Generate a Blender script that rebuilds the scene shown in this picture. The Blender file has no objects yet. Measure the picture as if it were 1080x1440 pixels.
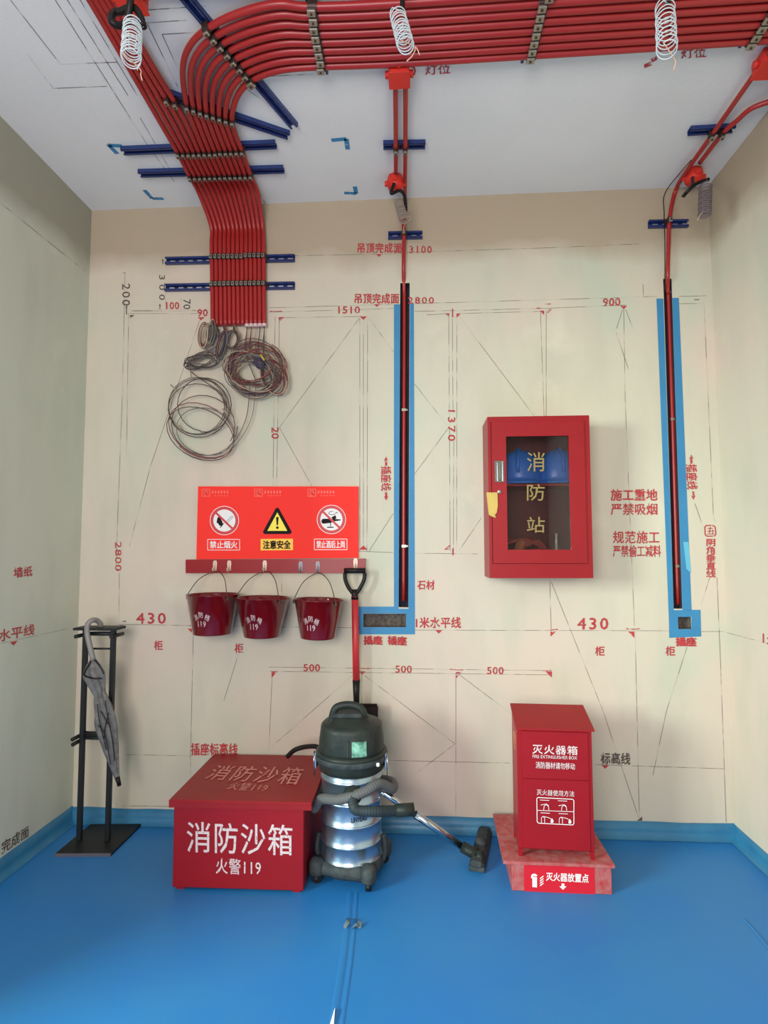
import bpy, bmesh, math, random
from mathutils import Vector, Matrix, noise
random.seed(7)
V = Vector
# ---------------------------------------------------------------- camera
F_PX, CX, CZ, D, YAW, PITCH, ROLL = 811.4, 1.802, 1.400, 2.978, -0.061, 0.0661, -0.0023
W, H = 3.311, 3.283
cyw, syw, cpt, spt = math.cos(YAW), math.sin(YAW), math.cos(PITCH), math.sin(PITCH)
FWD = V((syw*cpt, cyw*cpt, spt)); R0 = V((cyw, -syw, 0)); U0 = R0.cross(FWD)
RT = R0*math.cos(ROLL) + U0*math.sin(ROLL); UP = U0*math.cos(ROLL) - R0*math.sin(ROLL)
CAM = V((CX, -D, CZ))
sc = bpy.context.scene
C = sc.collection
cd = bpy.data.cameras.new('camera'); cam = bpy.data.objects.new('camera', cd); C.objects.link(cam)
cd.sensor_fit = 'VERTICAL'; cd.sensor_height = 36; cd.lens = F_PX/1440*36; cd.clip_start = .05
m4 = Matrix((RT, UP, -FWD)).transposed().to_4x4(); m4.translation = CAM
cam.matrix_world = m4; sc.camera = cam
# ---------------------------------------------------------------- light
world = bpy.data.worlds.new('overcast'); sc.world = world; world.use_nodes = True
bg = world.node_tree.nodes['Background']; bg.inputs[0].default_value = (.78, .94, 1, 1); bg.inputs[1].default_value = .36
def area(name, loc, target, sx, sy, power, color):
    l = bpy.data.lights.new(name, 'AREA'); l.shape = 'RECTANGLE'; l.size = sx; l.size_y = sy; l.energy = power; l.color = color
    o = bpy.data.objects.new(name, l); C.objects.link(o); o.location = loc
    o.rotation_euler = (V(target)-V(loc)).to_track_quat('-Z', 'Y').to_euler(); return o
area('window_daylight', (-2.7, -4.1, 2.2), (1.9, -.6, .6), 1.6, 1.6, 480, (.80, 1, .90))
area('rear_fill_light', (1.1, -4.45, 1.7), (1.4, 0, 2.2), 1.6, 1.3, 112, (1, .965, .94))  # added warm fill from behind the viewer, brightens the upper back wall
sc.view_settings.view_transform = 'Standard'; sc.view_settings.look = 'None'
sc.view_settings.gamma = 1; sc.view_settings.use_curve_mapping = False; sc.view_settings.exposure = -0.08

# ---------------------------------------------------------------- pixel rays onto real planes
def ray(u, v): return FWD*F_PX + RT*(u-540) - UP*(v-720)
def onp(u, v, P, n):
    d = ray(u, v); n = V(n); return CAM + d*((V(P)-CAM).dot(n)/d.dot(n))
def wy(u, v, y=0.0): return onp(u, v, (0, y, 0), (0, 1, 0))
def fz(u, v, z=0.0): return onp(u, v, (0, 0, z), (0, 0, 1))
def wx(u, v, x=0.0): return onp(u, v, (x, 0, 0), (1, 0, 0))
def proj(P):
    d = V(P)-CAM; z = d.dot(FWD); return 540+F_PX*d.dot(RT)/z, 720-F_PX*d.dot(UP)/z
def zat(P, v):
    lo, hi = -1.0, 4.0
    for _ in range(40):
        m = (lo+hi)/2
        if proj((P[0], P[1], m))[1] > v: lo = m
        else: hi = m
    return lo

# ---------------------------------------------------------------- materials
def srgb(r, g, b):
    f = lambda c: (c/255/12.92) if c/255 <= .04045 else ((c/255+.055)/1.055)**2.4
    return (f(r), f(g), f(b), 1)
MATS = {}
def mat(name, col, rough=.5, metal=0, var=0, vscale=6, bump=0, bscale=60, col2=None, wear=0, wscale=70, coat=0, stretch=None, trans=0):
    if name in MATS: return MATS[name]
    m = bpy.data.materials.new(name); m.use_nodes = True; nt = m.node_tree; N = nt.nodes; L = nt.links
    b = N['Principled BSDF']; b.inputs['Roughness'].default_value = rough; b.inputs['Metallic'].default_value = metal
    b.inputs['Base Color'].default_value = col
    if 'plastic' in name or 'hose' in name: b.inputs['Specular IOR Level'].default_value = .25
    if 'enamel' in name: b.inputs['Specular IOR Level'].default_value = .3
    if coat: b.inputs['Coat Weight'].default_value = coat; b.inputs['Coat Roughness'].default_value = .08
    if trans: b.inputs['Transmission Weight'].default_value = trans
    tc = N.new('ShaderNodeTexCoord'); src = tc.outputs['Object']
    if stretch:
        mp = N.new('ShaderNodeMapping'); mp.inputs['Scale'].default_value = stretch; L.new(src, mp.inputs[0]); src2 = mp.outputs[0]
    else: src2 = src
    if var or col2:
        n = N.new('ShaderNodeTexNoise'); n.inputs['Scale'].default_value = vscale; n.inputs['Detail'].default_value = 5; n.inputs['Roughness'].default_value = .6
        L.new(src2, n.inputs['Vector'])
        r = N.new('ShaderNodeMapRange'); r.inputs['From Min'].default_value = .3; r.inputs['From Max'].default_value = .7; L.new(n.outputs['Fac'], r.inputs['Value'])
        mx = N.new('ShaderNodeMix'); mx.data_type = 'RGBA'; L.new(r.outputs[0], mx.inputs['Factor'])
        c2 = col2 if col2 else tuple(min(1, c*(1-var)) for c in col[:3])+(1,)
        mx.inputs[6].default_value = col; mx.inputs[7].default_value = c2; L.new(mx.outputs[2], b.inputs['Base Color'])
    if bump:
        n2 = N.new('ShaderNodeTexNoise'); n2.inputs['Scale'].default_value = bscale; n2.inputs['Detail'].default_value = 4; L.new(src2, n2.inputs['Vector'])
        bp = N.new('ShaderNodeBump'); bp.inputs['Strength'].default_value = bump; bp.inputs['Distance'].default_value = .01; L.new(n2.outputs['Fac'], bp.inputs['Height']); L.new(bp.outputs[0], b.inputs['Normal'])
    if wear:
        n3 = N.new('ShaderNodeTexNoise'); n3.inputs['Scale'].default_value = wscale; n3.inputs['Detail'].default_value = 3; L.new(src, n3.inputs['Vector'])
        r3 = N.new('ShaderNodeMapRange'); r3.inputs['From Min'].default_value = .30+wear*.25; r3.inputs['From Max'].default_value = .42+wear*.25; r3.inputs['To Min'].default_value = .15; L.new(n3.outputs['Fac'], r3.inputs['Value'])
        L.new(r3.outputs[0], b.inputs['Alpha'])
    MATS[name] = m; return m

def wall_mat(name, base, warm, cool, dark):
    m = bpy.data.materials.new(name); m.use_nodes = True; nt = m.node_tree; N = nt.nodes; L = nt.links
    b = N['Principled BSDF']; b.inputs['Roughness'].default_value = .62; b.inputs['Specular IOR Level'].default_value = .35
    tc = N.new('ShaderNodeTexCoord')
    def nz(scale, sv, lo, hi, det=4):
        mp = N.new('ShaderNodeMapping'); mp.inputs['Scale'].default_value = sv; L.new(tc.outputs['Object'], mp.inputs[0])
        n = N.new('ShaderNodeTexNoise'); n.inputs['Scale'].default_value = scale; n.inputs['Detail'].default_value = det; L.new(mp.outputs[0], n.inputs['Vector'])
        r = N.new('ShaderNodeMapRange'); r.inputs['From Min'].default_value = lo; r.inputs['From Max'].default_value = hi; L.new(n.outputs['Fac'], r.inputs['Value']); return n, r.outputs[0]
    def mix(f, a, c):
        x = N.new('ShaderNodeMix'); x.data_type = 'RGBA'; L.new(f, x.inputs['Factor'])
        for i, q in ((6, a), (7, c)):
            if isinstance(q, tuple): x.inputs[i].default_value = q
            else: L.new(q, x.inputs[i])
        return x.outputs[2]
    _, a1 = nz(.9, (1, 1, .8), .42, .62); _, a2 = nz(1.3, (1.6, 1.6, 1), .55, .80)
    c = mix(a1, base, warm); c = mix(a2, c, cool)
    _, a3 = nz(1.8, (3, 3, .9), .48, .85); c = mix(a3, c, tuple(x*.87 for x in base[:3])+(1,))
    _, a4 = nz(2.2, (1, 1, 1), .62, .72); c = mix(a4, c, tuple(min(1, x*1.10) for x in base[:3])+(1,))
    # the strip under the ceiling was never skimmed: it keeps a browner tone with a ragged lower edge
    sp = N.new('ShaderNodeSeparateXYZ'); L.new(tc.outputs['Object'], sp.inputs[0])
    n5, _ = nz(2.5, (1, 1, 1), 0, 1)
    ad = N.new('ShaderNodeMath'); ad.operation = 'MULTIPLY_ADD'; ad.inputs[1].default_value = .22; L.new(n5.outputs['Fac'], ad.inputs[0]); L.new(sp.outputs['Z'], ad.inputs[2])
    r5 = N.new('ShaderNodeMapRange'); r5.inputs['From Min'].default_value = 3.00; r5.inputs['From Max'].default_value = 3.13; L.new(ad.outputs[0], r5.inputs['Value'])
    c = mix(r5.outputs[0], c, dark)
    L.new(c, b.inputs['Base Color'])
    nb, _ = nz(45, (1, 1, 1), 0, 1); bp = N.new('ShaderNodeBump'); bp.inputs['Strength'].default_value = .12; bp.inputs['Distance'].default_value = .006
    L.new(nb.outputs['Fac'], bp.inputs['Height']); L.new(bp.outputs[0], b.inputs['Normal'])
    return m
M_WALL = wall_mat('primed_wall', srgb(204, 195, 175), srgb(212, 192, 176), srgb(186, 195, 174), srgb(176, 158, 136))
M_WALL_L = wall_mat('primed_wall_left', srgb(200, 204, 188), srgb(204, 204, 188), srgb(194, 202, 186), srgb(160, 158, 142))
M_CEIL = mat('white_ceiling', srgb(232, 229, 228), .8, col2=srgb(222, 220, 220), vscale=1.2, bump=.08, bscale=80)
M_FLOOR = mat('blue_floor_film', srgb(32, 116, 190), .5, col2=srgb(44, 122, 182), vscale=2.2, bump=.10, bscale=9)
M_FILM = mat('blue_edge_film', srgb(50, 124, 162), .4, col2=srgb(40, 108, 150), vscale=7, bump=.25, bscale=18)
M_PAINT = mat('blue_chase_paint', srgb(48, 122, 168), .6, col2=srgb(56, 132, 178), vscale=5)
M_GROOVE_SHADE = mat('painted_chase_shade', srgb(52, 44, 50), .9, bump=.5, bscale=90, col2=srgb(28, 34, 52), vscale=14)  # dark concrete, with the shade inside the recess put into its colour
M_RUBBLE = mat('socket_mortar', srgb(128, 118, 110), .9, bump=1, bscale=160, col2=srgb(70, 58, 55), vscale=60)
M_STEN = mat('red_stencil', srgb(186, 58, 62), .8, wear=.28, wscale=55)
M_STEN2 = mat('grey_stencil', srgb(92, 76, 72), .8, wear=.25, wscale=55)
M_PENCIL = mat('pencil', srgb(112, 104, 94), .8, wear=.55, wscale=9)
M_PIPE = mat('red_conduit', srgb(168, 38, 38), .36, var=.12, vscale=4)
M_JBOX = mat('red_junction_plastic', srgb(214, 52, 42), .38)
M_STRUT = mat('blue_strut_steel', srgb(28, 50, 112), .38, var=.3, vscale=30, coat=.3)
M_ZINC = mat('zinc', srgb(176, 166, 150), .35, .7, var=.35, vscale=120)
M_DARK = mat('dark_clamp', srgb(62, 44, 40), .5, .3)
M_BLACK = mat('black_hose', srgb(26, 22, 22), .45)
M_WIREW = mat('white_wire', srgb(196, 206, 210), .45)
M_WIREG = mat('grey_wire', srgb(148, 134, 122), .4)
M_RED = mat('red_enamel', srgb(152, 17, 27), .42, var=.12, vscale=3, coat=.08)
M_RED2 = mat('red_enamel_lid', srgb(152, 28, 32), .42, var=.12, vscale=8)
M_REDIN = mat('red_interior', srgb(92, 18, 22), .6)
M_BUCKET = mat('bucket_enamel', srgb(112, 12, 24), .14, var=.12, vscale=8, coat=.4)
M_WHITE = mat('white_print', srgb(222, 198, 198), .6, wear=.02, wscale=90)
M_WHITE2 = mat('white_print_solid', srgb(238, 232, 230), .6)
M_STEEL = mat('stainless', srgb(166, 186, 204), .28, .9)
M_CHROME = mat('chrome', srgb(190, 196, 200), .15, 1)
M_PLAST = mat('black_plastic', srgb(28, 36, 38), .45, col2=srgb(50, 54, 48), vscale=12, bump=.15, bscale=50)
M_PLAST2 = mat('dusty_black_plastic', srgb(40, 48, 52), .6, col2=srgb(76, 80, 80), vscale=22, bump=.3, bscale=60)

# ---------------------------------------------------------------- mesh builder
class MB:
    def __init__(s): s.v = []; s.f = []; s.m = []; s.sm = []; s.X = Matrix.Identity(4); s.mi = 0
    def add(s, vs, fs, smooth=False):
        k = len(s.v); s.v += [s.X @ V(p) for p in vs]
        for f in fs: s.f.append([k+i for i in f]); s.m.append(s.mi); s.sm.append(smooth)
        return s
    def box(s, c, d, R=None, bev=0):
        hx, hy, hz = d[0]/2, d[1]/2, d[2]/2; c = V(c)
        b = min(bev, hx*.9, hy*.9, hz*.9)
        if b <= 0:
            vs = [V((x, y, z)) for x in (-hx, hx) for y in (-hy, hy) for z in (-hz, hz)]
            fs = [(0, 1, 3, 2), (4, 6, 7, 5), (0, 4, 5, 1), (2, 3, 7, 6), (0, 2, 6, 4), (1, 5, 7, 3)]
        else:
            vs = []; idx = {}
            for i, x in enumerate((-1, 1)):
                for j, y in enumerate((-1, 1)):
                    for k, z in enumerate((-1, 1)):
                        for a in range(3):
                            p = [x*(hx-b), y*(hy-b), z*(hz-b)]; p[a] = (x*hx, y*hy, z*hz)[a]
                            idx[(i, j, k, a)] = len(vs); vs.append(V(p))
            fs = []
            cor = [(0, 0), (1, 0), (1, 1), (0, 1)]
            for sgn in (0, 1):
                fs.append([idx[(sgn, p, q, 0)] for p, q in cor]); fs.append([idx[(p, sgn, q, 1)] for p, q in cor]); fs.append([idx[(p, q, sgn, 2)] for p, q in cor])
            for p in (0, 1):
                for q in (0, 1):
                    fs.append([idx[(0, p, q, 1)], idx[(1, p, q, 1)], idx[(1, p, q, 2)], idx[(0, p, q, 2)]])
                    fs.append([idx[(p, 0, q, 0)], idx[(p, 1, q, 0)], idx[(p, 1, q, 2)], idx[(p, 0, q, 2)]])
                    fs.append([idx[(p, q, 0, 0)], idx[(p, q, 1, 0)], idx[(p, q, 1, 1)], idx[(p, q, 0, 1)]])
            for i in (0, 1):
                for j in (0, 1):
                    for k in (0, 1): fs.append([idx[(i, j, k, 0)], idx[(i, j, k, 1)], idx[(i, j, k, 2)]])
        if R is not None: vs = [R @ v for v in vs]
        return s.add([v+c for v in vs], fs)
    def prism(s, pts, ext):            # polygon of 3D points extruded by vector
        n = len(pts); e = V(ext); vs = [V(p) for p in pts]+[V(p)+e for p in pts]
        return s.add(vs, [list(range(n))[::-1], list(range(n, 2*n))]+[[i, (i+1) % n, n+(i+1) % n, n+i] for i in range(n)])
    def tube(s, pts, r, seg=10, closed=False, cap=True, rf=None):
        pts = [V(p) for p in pts]; n = len(pts); T = []
        for i in range(n):
            if closed: t = pts[(i+1) % n]-pts[i-1]
            else: t = pts[min(i+1, n-1)]-pts[max(i-1, 0)]
            T.append(t.normalized() if t.length > 1e-9 else V((0, 0, 1)))
        a = V((0, 0, 1)) if abs(T[0].z) < .9 else V((1, 0, 0)); u = (a-T[0]*a.dot(T[0])).normalized(); vs = []
        for i in range(n):
            u = (u-T[i]*u.dot(T[i])).normalized(); w = T[i].cross(u); rr = rf(i/(n-1)) if rf else r
            for k in range(seg):
                an = 2*math.pi*k/seg; vs.append(pts[i]+(u*math.cos(an)+w*math.sin(an))*rr)
        fs = []
        for i in range(n if closed else n-1):
            j = (i+1) % n
            for k in range(seg): fs.append([i*seg+k, i*seg+(k+1) % seg, j*seg+(k+1) % seg, j*seg+k])
        s.add(vs, fs, True)
        if cap and not closed:
            b = len(s.v)-len(vs)
            for base, rev in ((0, 1), ((n-1)*seg, 0)):
                l = [b+base+k for k in range(seg)]; s.f.append(l[::-1] if rev else l); s.m.append(s.mi); s.sm.append(False)
        return s
    def lathe(s, prof, c=(0, 0, 0), seg=32, sq=None, smooth=True, cap=True):    # profile of (r, z)
        c = V(c); vs = []
        for r, z in prof:
            for k in range(seg):
                a = 2*math.pi*k/seg; q = 1 if not sq else sq(a, z); vs.append(c+V((r*q*math.cos(a), r*q*math.sin(a), z)))
        fs = [[i*seg+k, i*seg+(k+1) % seg, (i+1)*seg+(k+1) % seg, (i+1)*seg+k] for i in range(len(prof)-1) for k in range(seg)]
        b = len(s.v); s.add(vs, fs, smooth)
        if cap:
            for i, rev in ((0, 1), (len(prof)-1, 0)):
                if prof[i][0] > 1e-4:
                    l = [b+i*seg+k for k in range(seg)]; s.f.append(l[::-1] if rev else l); s.m.append(s.mi); s.sm.append(False)
        return s
    def line(s, a, b, w, n):           # thin flat line on a surface with normal n
        a, b, n = V(a), V(b), V(n); t = (b-a).normalized(); q = t.cross(n).normalized()*w/2; o = n*.0012
        return s.add([a-q+o, b-q+o, b+q+o, a+q+o], [(0, 1, 2, 3)])
    def build(s, name, mats, parent=None, world=True):
        me = bpy.data.meshes.new(name); off = V((0, 0, 0))
        if parent is not None and world:
            p = parent
            while p is not None: off = off+p.location; p = p.parent
        me.from_pydata([v-off for v in s.v], [], s.f)
        bm = bmesh.new(); bm.from_mesh(me); bmesh.ops.recalc_face_normals(bm, faces=bm.faces); bm.to_mesh(me); bm.free()
        if not isinstance(mats, (list, tuple)): mats = [mats]
        for q in mats: me.materials.append(q)
        me.polygons.foreach_set('material_index', s.m); me.polygons.foreach_set('use_smooth', s.sm); me.update()
        return link(name, me, parent)
def link(name, me, parent=None):
    o = bpy.data.objects.new(name, me); C.objects.link(o); o.parent = parent; return o
def thing(name, label, cat, loc=(0, 0, 0), group=None):
    o = bpy.data.objects.new(name, None); C.objects.link(o); o.location = loc; o.empty_display_size = .05
    return tag(o, label, cat, group)
def tag(o, label, cat=None, group=None):
    o['label'] = label
    if cat: o['category'] = cat
    if group: o['group'] = group
    return o
def struct(o): o['kind'] = 'structure'; return o
def spline(P, n=8):
    P = [V(p) for p in P]; out = []
    for i in range(len(P)-1):
        a = P[i-1] if i else P[0]*2-P[1]; b, c = P[i], P[i+1]; d = P[i+2] if i+2 < len(P) else P[-1]*2-P[-2]
        for k in range(n):
            t = k/n; out.append(.5*((2*b)+(c-a)*t+(2*a-5*b+4*c-d)*t*t+(3*b-a-3*c+d)*t**3))
    return out+[P[-1]]
# lettering: a filled glyph mesh fitted onto a real quad (P00 low-left, P10 low-right, P11 top-right, P01 top-left)
TCACHE = {}
def glyphs(s, bold=.012, space=1.0, ls=1.0, align='LEFT'):
    k = (s, bold, space, ls)
    if k in TCACHE: return TCACHE[k]
    cu = bpy.data.curves.new('t', 'FONT'); cu.body = s; cu.space_character = space; cu.space_line = ls; cu.align_x = align
    cu.resolution_u = 2; ob = bpy.data.objects.new('t', cu); me = ob.to_mesh()
    vs = [(v.co.x, v.co.y) for v in me.vertices]; fs = [list(p.vertices) for p in me.polygons]
    ob.to_mesh_clear(); bpy.data.objects.remove(ob); bpy.data.curves.remove(cu)
    x0, x1 = min(v[0] for v in vs), max(v[0] for v in vs); y0, y1 = min(v[1] for v in vs), max(v[1] for v in vs)
    TCACHE[k] = ([((x-x0)/(x1-x0), (y-y0)/(y1-y0)) for x, y in vs], fs); return TCACHE[k]
def put_text(mb, s, quad, rot=0, bold=.012, space=1.0, ls=1.0, lift=.0014):
    vs, fs = glyphs(s, 0, space, ls); P00, P10, P11, P01 = [V(p) for p in quad]
    n = (P10-P00).cross(P01-P00).normalized()
    if n.dot(CAM-P00) < 0: n = -n
    ex_ = (P10-P00).normalized(); ez_ = (P01-P00).normalized(); hgt = min((P01-P00).length, (P10-P00).length)
    sh = bold*hgt*1.0
    for q, (dx, dz) in enumerate(((0, 0),) if bold < .004 else ((-sh, 0), (sh, 0), (0, sh), (0, -sh))):
        out = []
        for x, y in vs:
            if rot == 90: x, y = y, 1-x
            out.append(P00*(1-x)*(1-y)+P10*x*(1-y)+P11*x*y+P01*(1-x)*y+n*(lift+q*.00008)+ex_*dx+ez_*dz)
        mb.add(out, fs)
def wq(u0, v0, u1, v1, dv=0, pl=wy, a=0.0, du=0):   # quad from a pixel box; dv: right side lower by dv; du: top shifted
    return (pl(u0, v1, a), pl(u1, v1+dv, a), pl(u1+du, v0+dv, a), pl(u0+du, v0, a))

# ================================================================= ROOM
YB = -4.3                                      # how far the room runs towards the open rear side
# back wall with its chases and socket holes really cut in
def cutter(P0, P1, wd, dep):
    P0, P1 = V(P0), V(P1); t = (P1-P0).normalized(); q = V((t.z, 0, -t.x))*wd/2
    pts = [P0-q, P0+q, P1+q, P1-q]; return [V((p.x, -.02, p.z)) for p in pts], dep
mb = MB(); mb.box((W/2, .10, H/2), (W+.4, .20, H+.3)); wall = mb.build('wall_back', M_WALL); struct(wall)
G1 = (wy(569.5, 398), wy(567.5, 854)); G2 = (wy(938.5, 392), wy(953.5, 856))
cuts = [(G1[0], G1[1], .050, .045), (G2[0], G2[1], .042, .045)]
S1 = (wy(511, 872.5), wy(571, 872.5), .068, .05); S2 = (wy(953.5, 876), wy(972, 876), .060, .05)
cm = MB()
for a, b, wd, dep in cuts+[S1, S2]:
    t = (b-a).normalized(); q = V((t.z, 0, -t.x))*wd/2
    pts = [a-q, a+q, b+q, b-q]; cm.prism([V((p.x, -.03, p.z)) for p in pts], (0, .03+dep, 0))
co = cm.build('cut', M_WALL)
md = wall.modifiers.new('b', 'BOOLEAN'); md.operation = 'DIFFERENCE'; md.solver = 'EXACT'; md.object = co
bpy.context.view_layer.update()
me = bpy.data.meshes.new_from_object(wall.evaluated_get(bpy.context.evaluated_depsgraph_get()))
wall.modifiers.clear(); wall.data = me; bpy.data.objects.remove(co)
def lining(a, b, wd, dep, m, name, label):
    t = (b-a).normalized(); q = V((t.z, 0, -t.x))*(wd/2-.0005); a = a+t*.0005; b = b-t*.0005; e = V((0, dep-.001, 0)); g = V((0, .0006, 0))
    mb = MB(); A, B, Cc, Dd = [V((p.x, 0, p.z))+g for p in (a-q, a+q, b+q, b-q)]
    mb.add([A, B, Cc, Dd, A+e, B+e, Cc+e, Dd+e], [(4, 5, 6, 7), (0, 1, 5, 4), (1, 2, 6, 5), (2, 3, 7, 6), (3, 0, 4, 7)])
    o = mb.build(name, m, wall); o['label'] = label; return o
lining(*cuts[0], M_GROOVE_SHADE, 'cable_chase', 'vertical chase, its shade painted dark, cut in the middle of the back wall')
lining(*cuts[1], M_GROOVE_SHADE, 'cable_chase', 'leaning chase, its shade painted dark, cut near the right corner')
lining(*S1, M_RUBBLE, 'socket_recess', 'long socket recess with mortar-filled back boxes')
lining(*S2, M_RUBBLE, 'socket_recess', 'single square socket recess at the right')
for name, c, d in (('wall_left', (-.1, YB/2+.1-1e-3, H/2), (.2, -YB+.2, H+.3)), ('wall_right', (W+.1, YB/2+.1-1e-3, H/2), (.2, -YB+.2, H+.3))):
    if name == 'wall_left':                     # stops at the side window near the camera
        mb = MB(); mb.box((-.1, -.85, H/2), (.2, 1.7, H+.3)); mb.box((-.1, (-1.7+YB)/2, 2.90), (.2, -YB-1.7, 1.05))
    else: mb = MB(); mb.box((c[0], YB/2, c[2]), (d[0], -YB, d[2]))
    struct(mb.build(name, M_WALL_L if name == 'wall_left' else M_WALL))
mb = MB(); mb.box((W/2, YB/2+.1, H+.08), (W+.4, -YB+.2, .16)); ceil = struct(mb.build('ceiling', M_CEIL))
mb = MB(); mb.box((W/2, YB/2+.1, -.08), (W+.4, -YB+.2, .16)); floor = struct(mb.build('floor', M_FLOOR))
wall_l = bpy.data.objects['wall_left']; wall_r = bpy.data.objects['wall_right']
mb = MB(); mb.box(((2.15+W)/2, YB-.1, H/2), (W-2.15, .2, H+.3)); mb.box((2.15/2-.1, YB-.1, H-.3), (2.35, .2, .9)); struct(mb.build('unseen_wall_front', M_WALL))  # unseen part wall added behind the viewer, darkens the cabinet glass reflection
# blue film turned up the walls
def skirt(name, a, b, n, h):
    a, b, n = V(a), V(b), V(n); k = 40; vs = []; fs = []
    for i in range(k+1):
        p = a.lerp(b, i/k); j = noise.noise(p*5)*.006; w_ = noise.noise(p*9+V((3, 0, 0)))*.003
        vs += [p+n*(.030+w_)+V((0, 0, .002)), p+n*(.012+w_)+V((0, 0, .010)), p+n*.004+V((0, 0, .035)), p+n*.002+V((0, 0, h+j)), p+n*.0003+V((0, 0, h+j))]
    for i in range(k):
        for q in range(4): fs.append((i*5+q, i*5+q+1, i*5+q+6, i*5+q+5))
    mb = MB(); mb.add(vs, fs, True); return struct(mb.build(name, M_FILM))
skirt('baseboard_back', (0, 0, 0), (W, 0, 0), (0, -1, 0), .078)
skirt('baseboard_left', (0, 0, 0), (0, -1.7, 0), (1, 0, 0), .085)
skirt('baseboard_right', (W, 0, 0), (W, YB, 0), (-1, 0, 0), .075)
# raised seam and tape on the floor film
mb = MB()
pl = [fz(492, 1255), fz(488, 1300), fz(482, 1350), fz(474, 1400), fz(466, 1450), fz(455, 1520)]
for dx, w_ in ((0, .012), (.028, .007)):
    pp = spline([p+V((dx, 0, 0)) for p in pl], 6); vs = []; fs = []
    for i, p in enumerate(pp): vs += [p+V((-w_, 0, .0008)), p+V((0, 0, .004)), p+V((w_, 0, .0008))]
    for i in range(len(pp)-1): fs += [(3*i, 3*i+1, 3*i+4, 3*i+3), (3*i+1, 3*i+2, 3*i+5, 3*i+4)]
    mb.add(vs, fs, True)
o = mb.build('film_seam', M_FLOOR, floor); o['label'] = 'raised overlap seam in the blue floor film'
mb = MB(); pp = spline([fz(1046, 1293), fz(1062, 1310), fz(1078, 1330), fz(1100, 1352)], 6); vs = []; fs = []
for p in pp: vs += [p+V((-.006, 0, .0008)), p+V((0, 0, .005)), p+V((.006, 0, .0008))]
for i in range(len(pp)-1): fs += [(3*i, 3*i+1, 3*i+4, 3*i+3), (3*i+1, 3*i+2, 3*i+5, 3*i+4)]
mb.add(vs, fs, True); mb.build('film_wrinkle', M_FLOOR, floor)

# blue painted bands round the chases (with the holes left open)
def quad(mb, pts, y=-.0012): mb.add([V((p.x, y, p.z)) for p in pts], [(0, 1, 2, 3)])
mb = MB()
q = lambda l: [wy(u, v) for u, v in l]
quad(mb, q([(554, 428), (562.5, 428), (560.5, 856), (554, 856)])); quad(mb, q([(576.5, 427), (582, 427), (583.5, 890), (583, 890)][:2]+[(583.5, 856), (574.5, 856)]))
quad(mb, q([(504, 853), (554, 853), (554, 862.8), (504, 862.8)])); quad(mb, q([(554, 856), (583.5, 856), (583.5, 862.8), (554, 862.8)]))
quad(mb, q([(504, 862.8), (511, 862.8), (511, 882), (504, 882)])); quad(mb, q([(571, 862.8), (583.5, 862.8), (583.5, 882), (571, 882)]))
quad(mb, q([(504, 882), (583.5, 882), (583.5, 892), (504, 892)]))
o = mb.build('painted_band', M_PAINT, wall); o['label'] = 'blue L-shaped painted band round the middle chase'
mb = MB()
quad(mb, q([(923, 420), (932.6, 420), (947.2, 858), (940, 858)])); quad(mb, q([(945.2, 419), (954.5, 419), (972.5, 858), (959.6, 858)]))
quad(mb, q([(940, 858), (985, 857.5), (985.3, 867.5), (940.3, 867.5)])); quad(mb, q([(940.3, 867.5), (953.3, 867.5), (953.3, 884.5), (940.8, 884.5)]))
quad(mb, q([(972.3, 867.5), (985.3, 867.5), (985.7, 884.5), (972.3, 884.5)])); quad(mb, q([(940.8, 884.5), (985.7, 884.5), (986, 895), (941, 897)]))
o = mb.build('painted_band', M_PAINT, wall); o['label'] = 'blue painted band round the right chase'
mb = MB(); quad(mb, q([(960.5, 762), (968, 762), (971.5, 806), (965, 800)]), -.002); o = mb.build('tape_scrap', mat('pale_tape', srgb(96, 176, 205), .4), wall)

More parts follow.
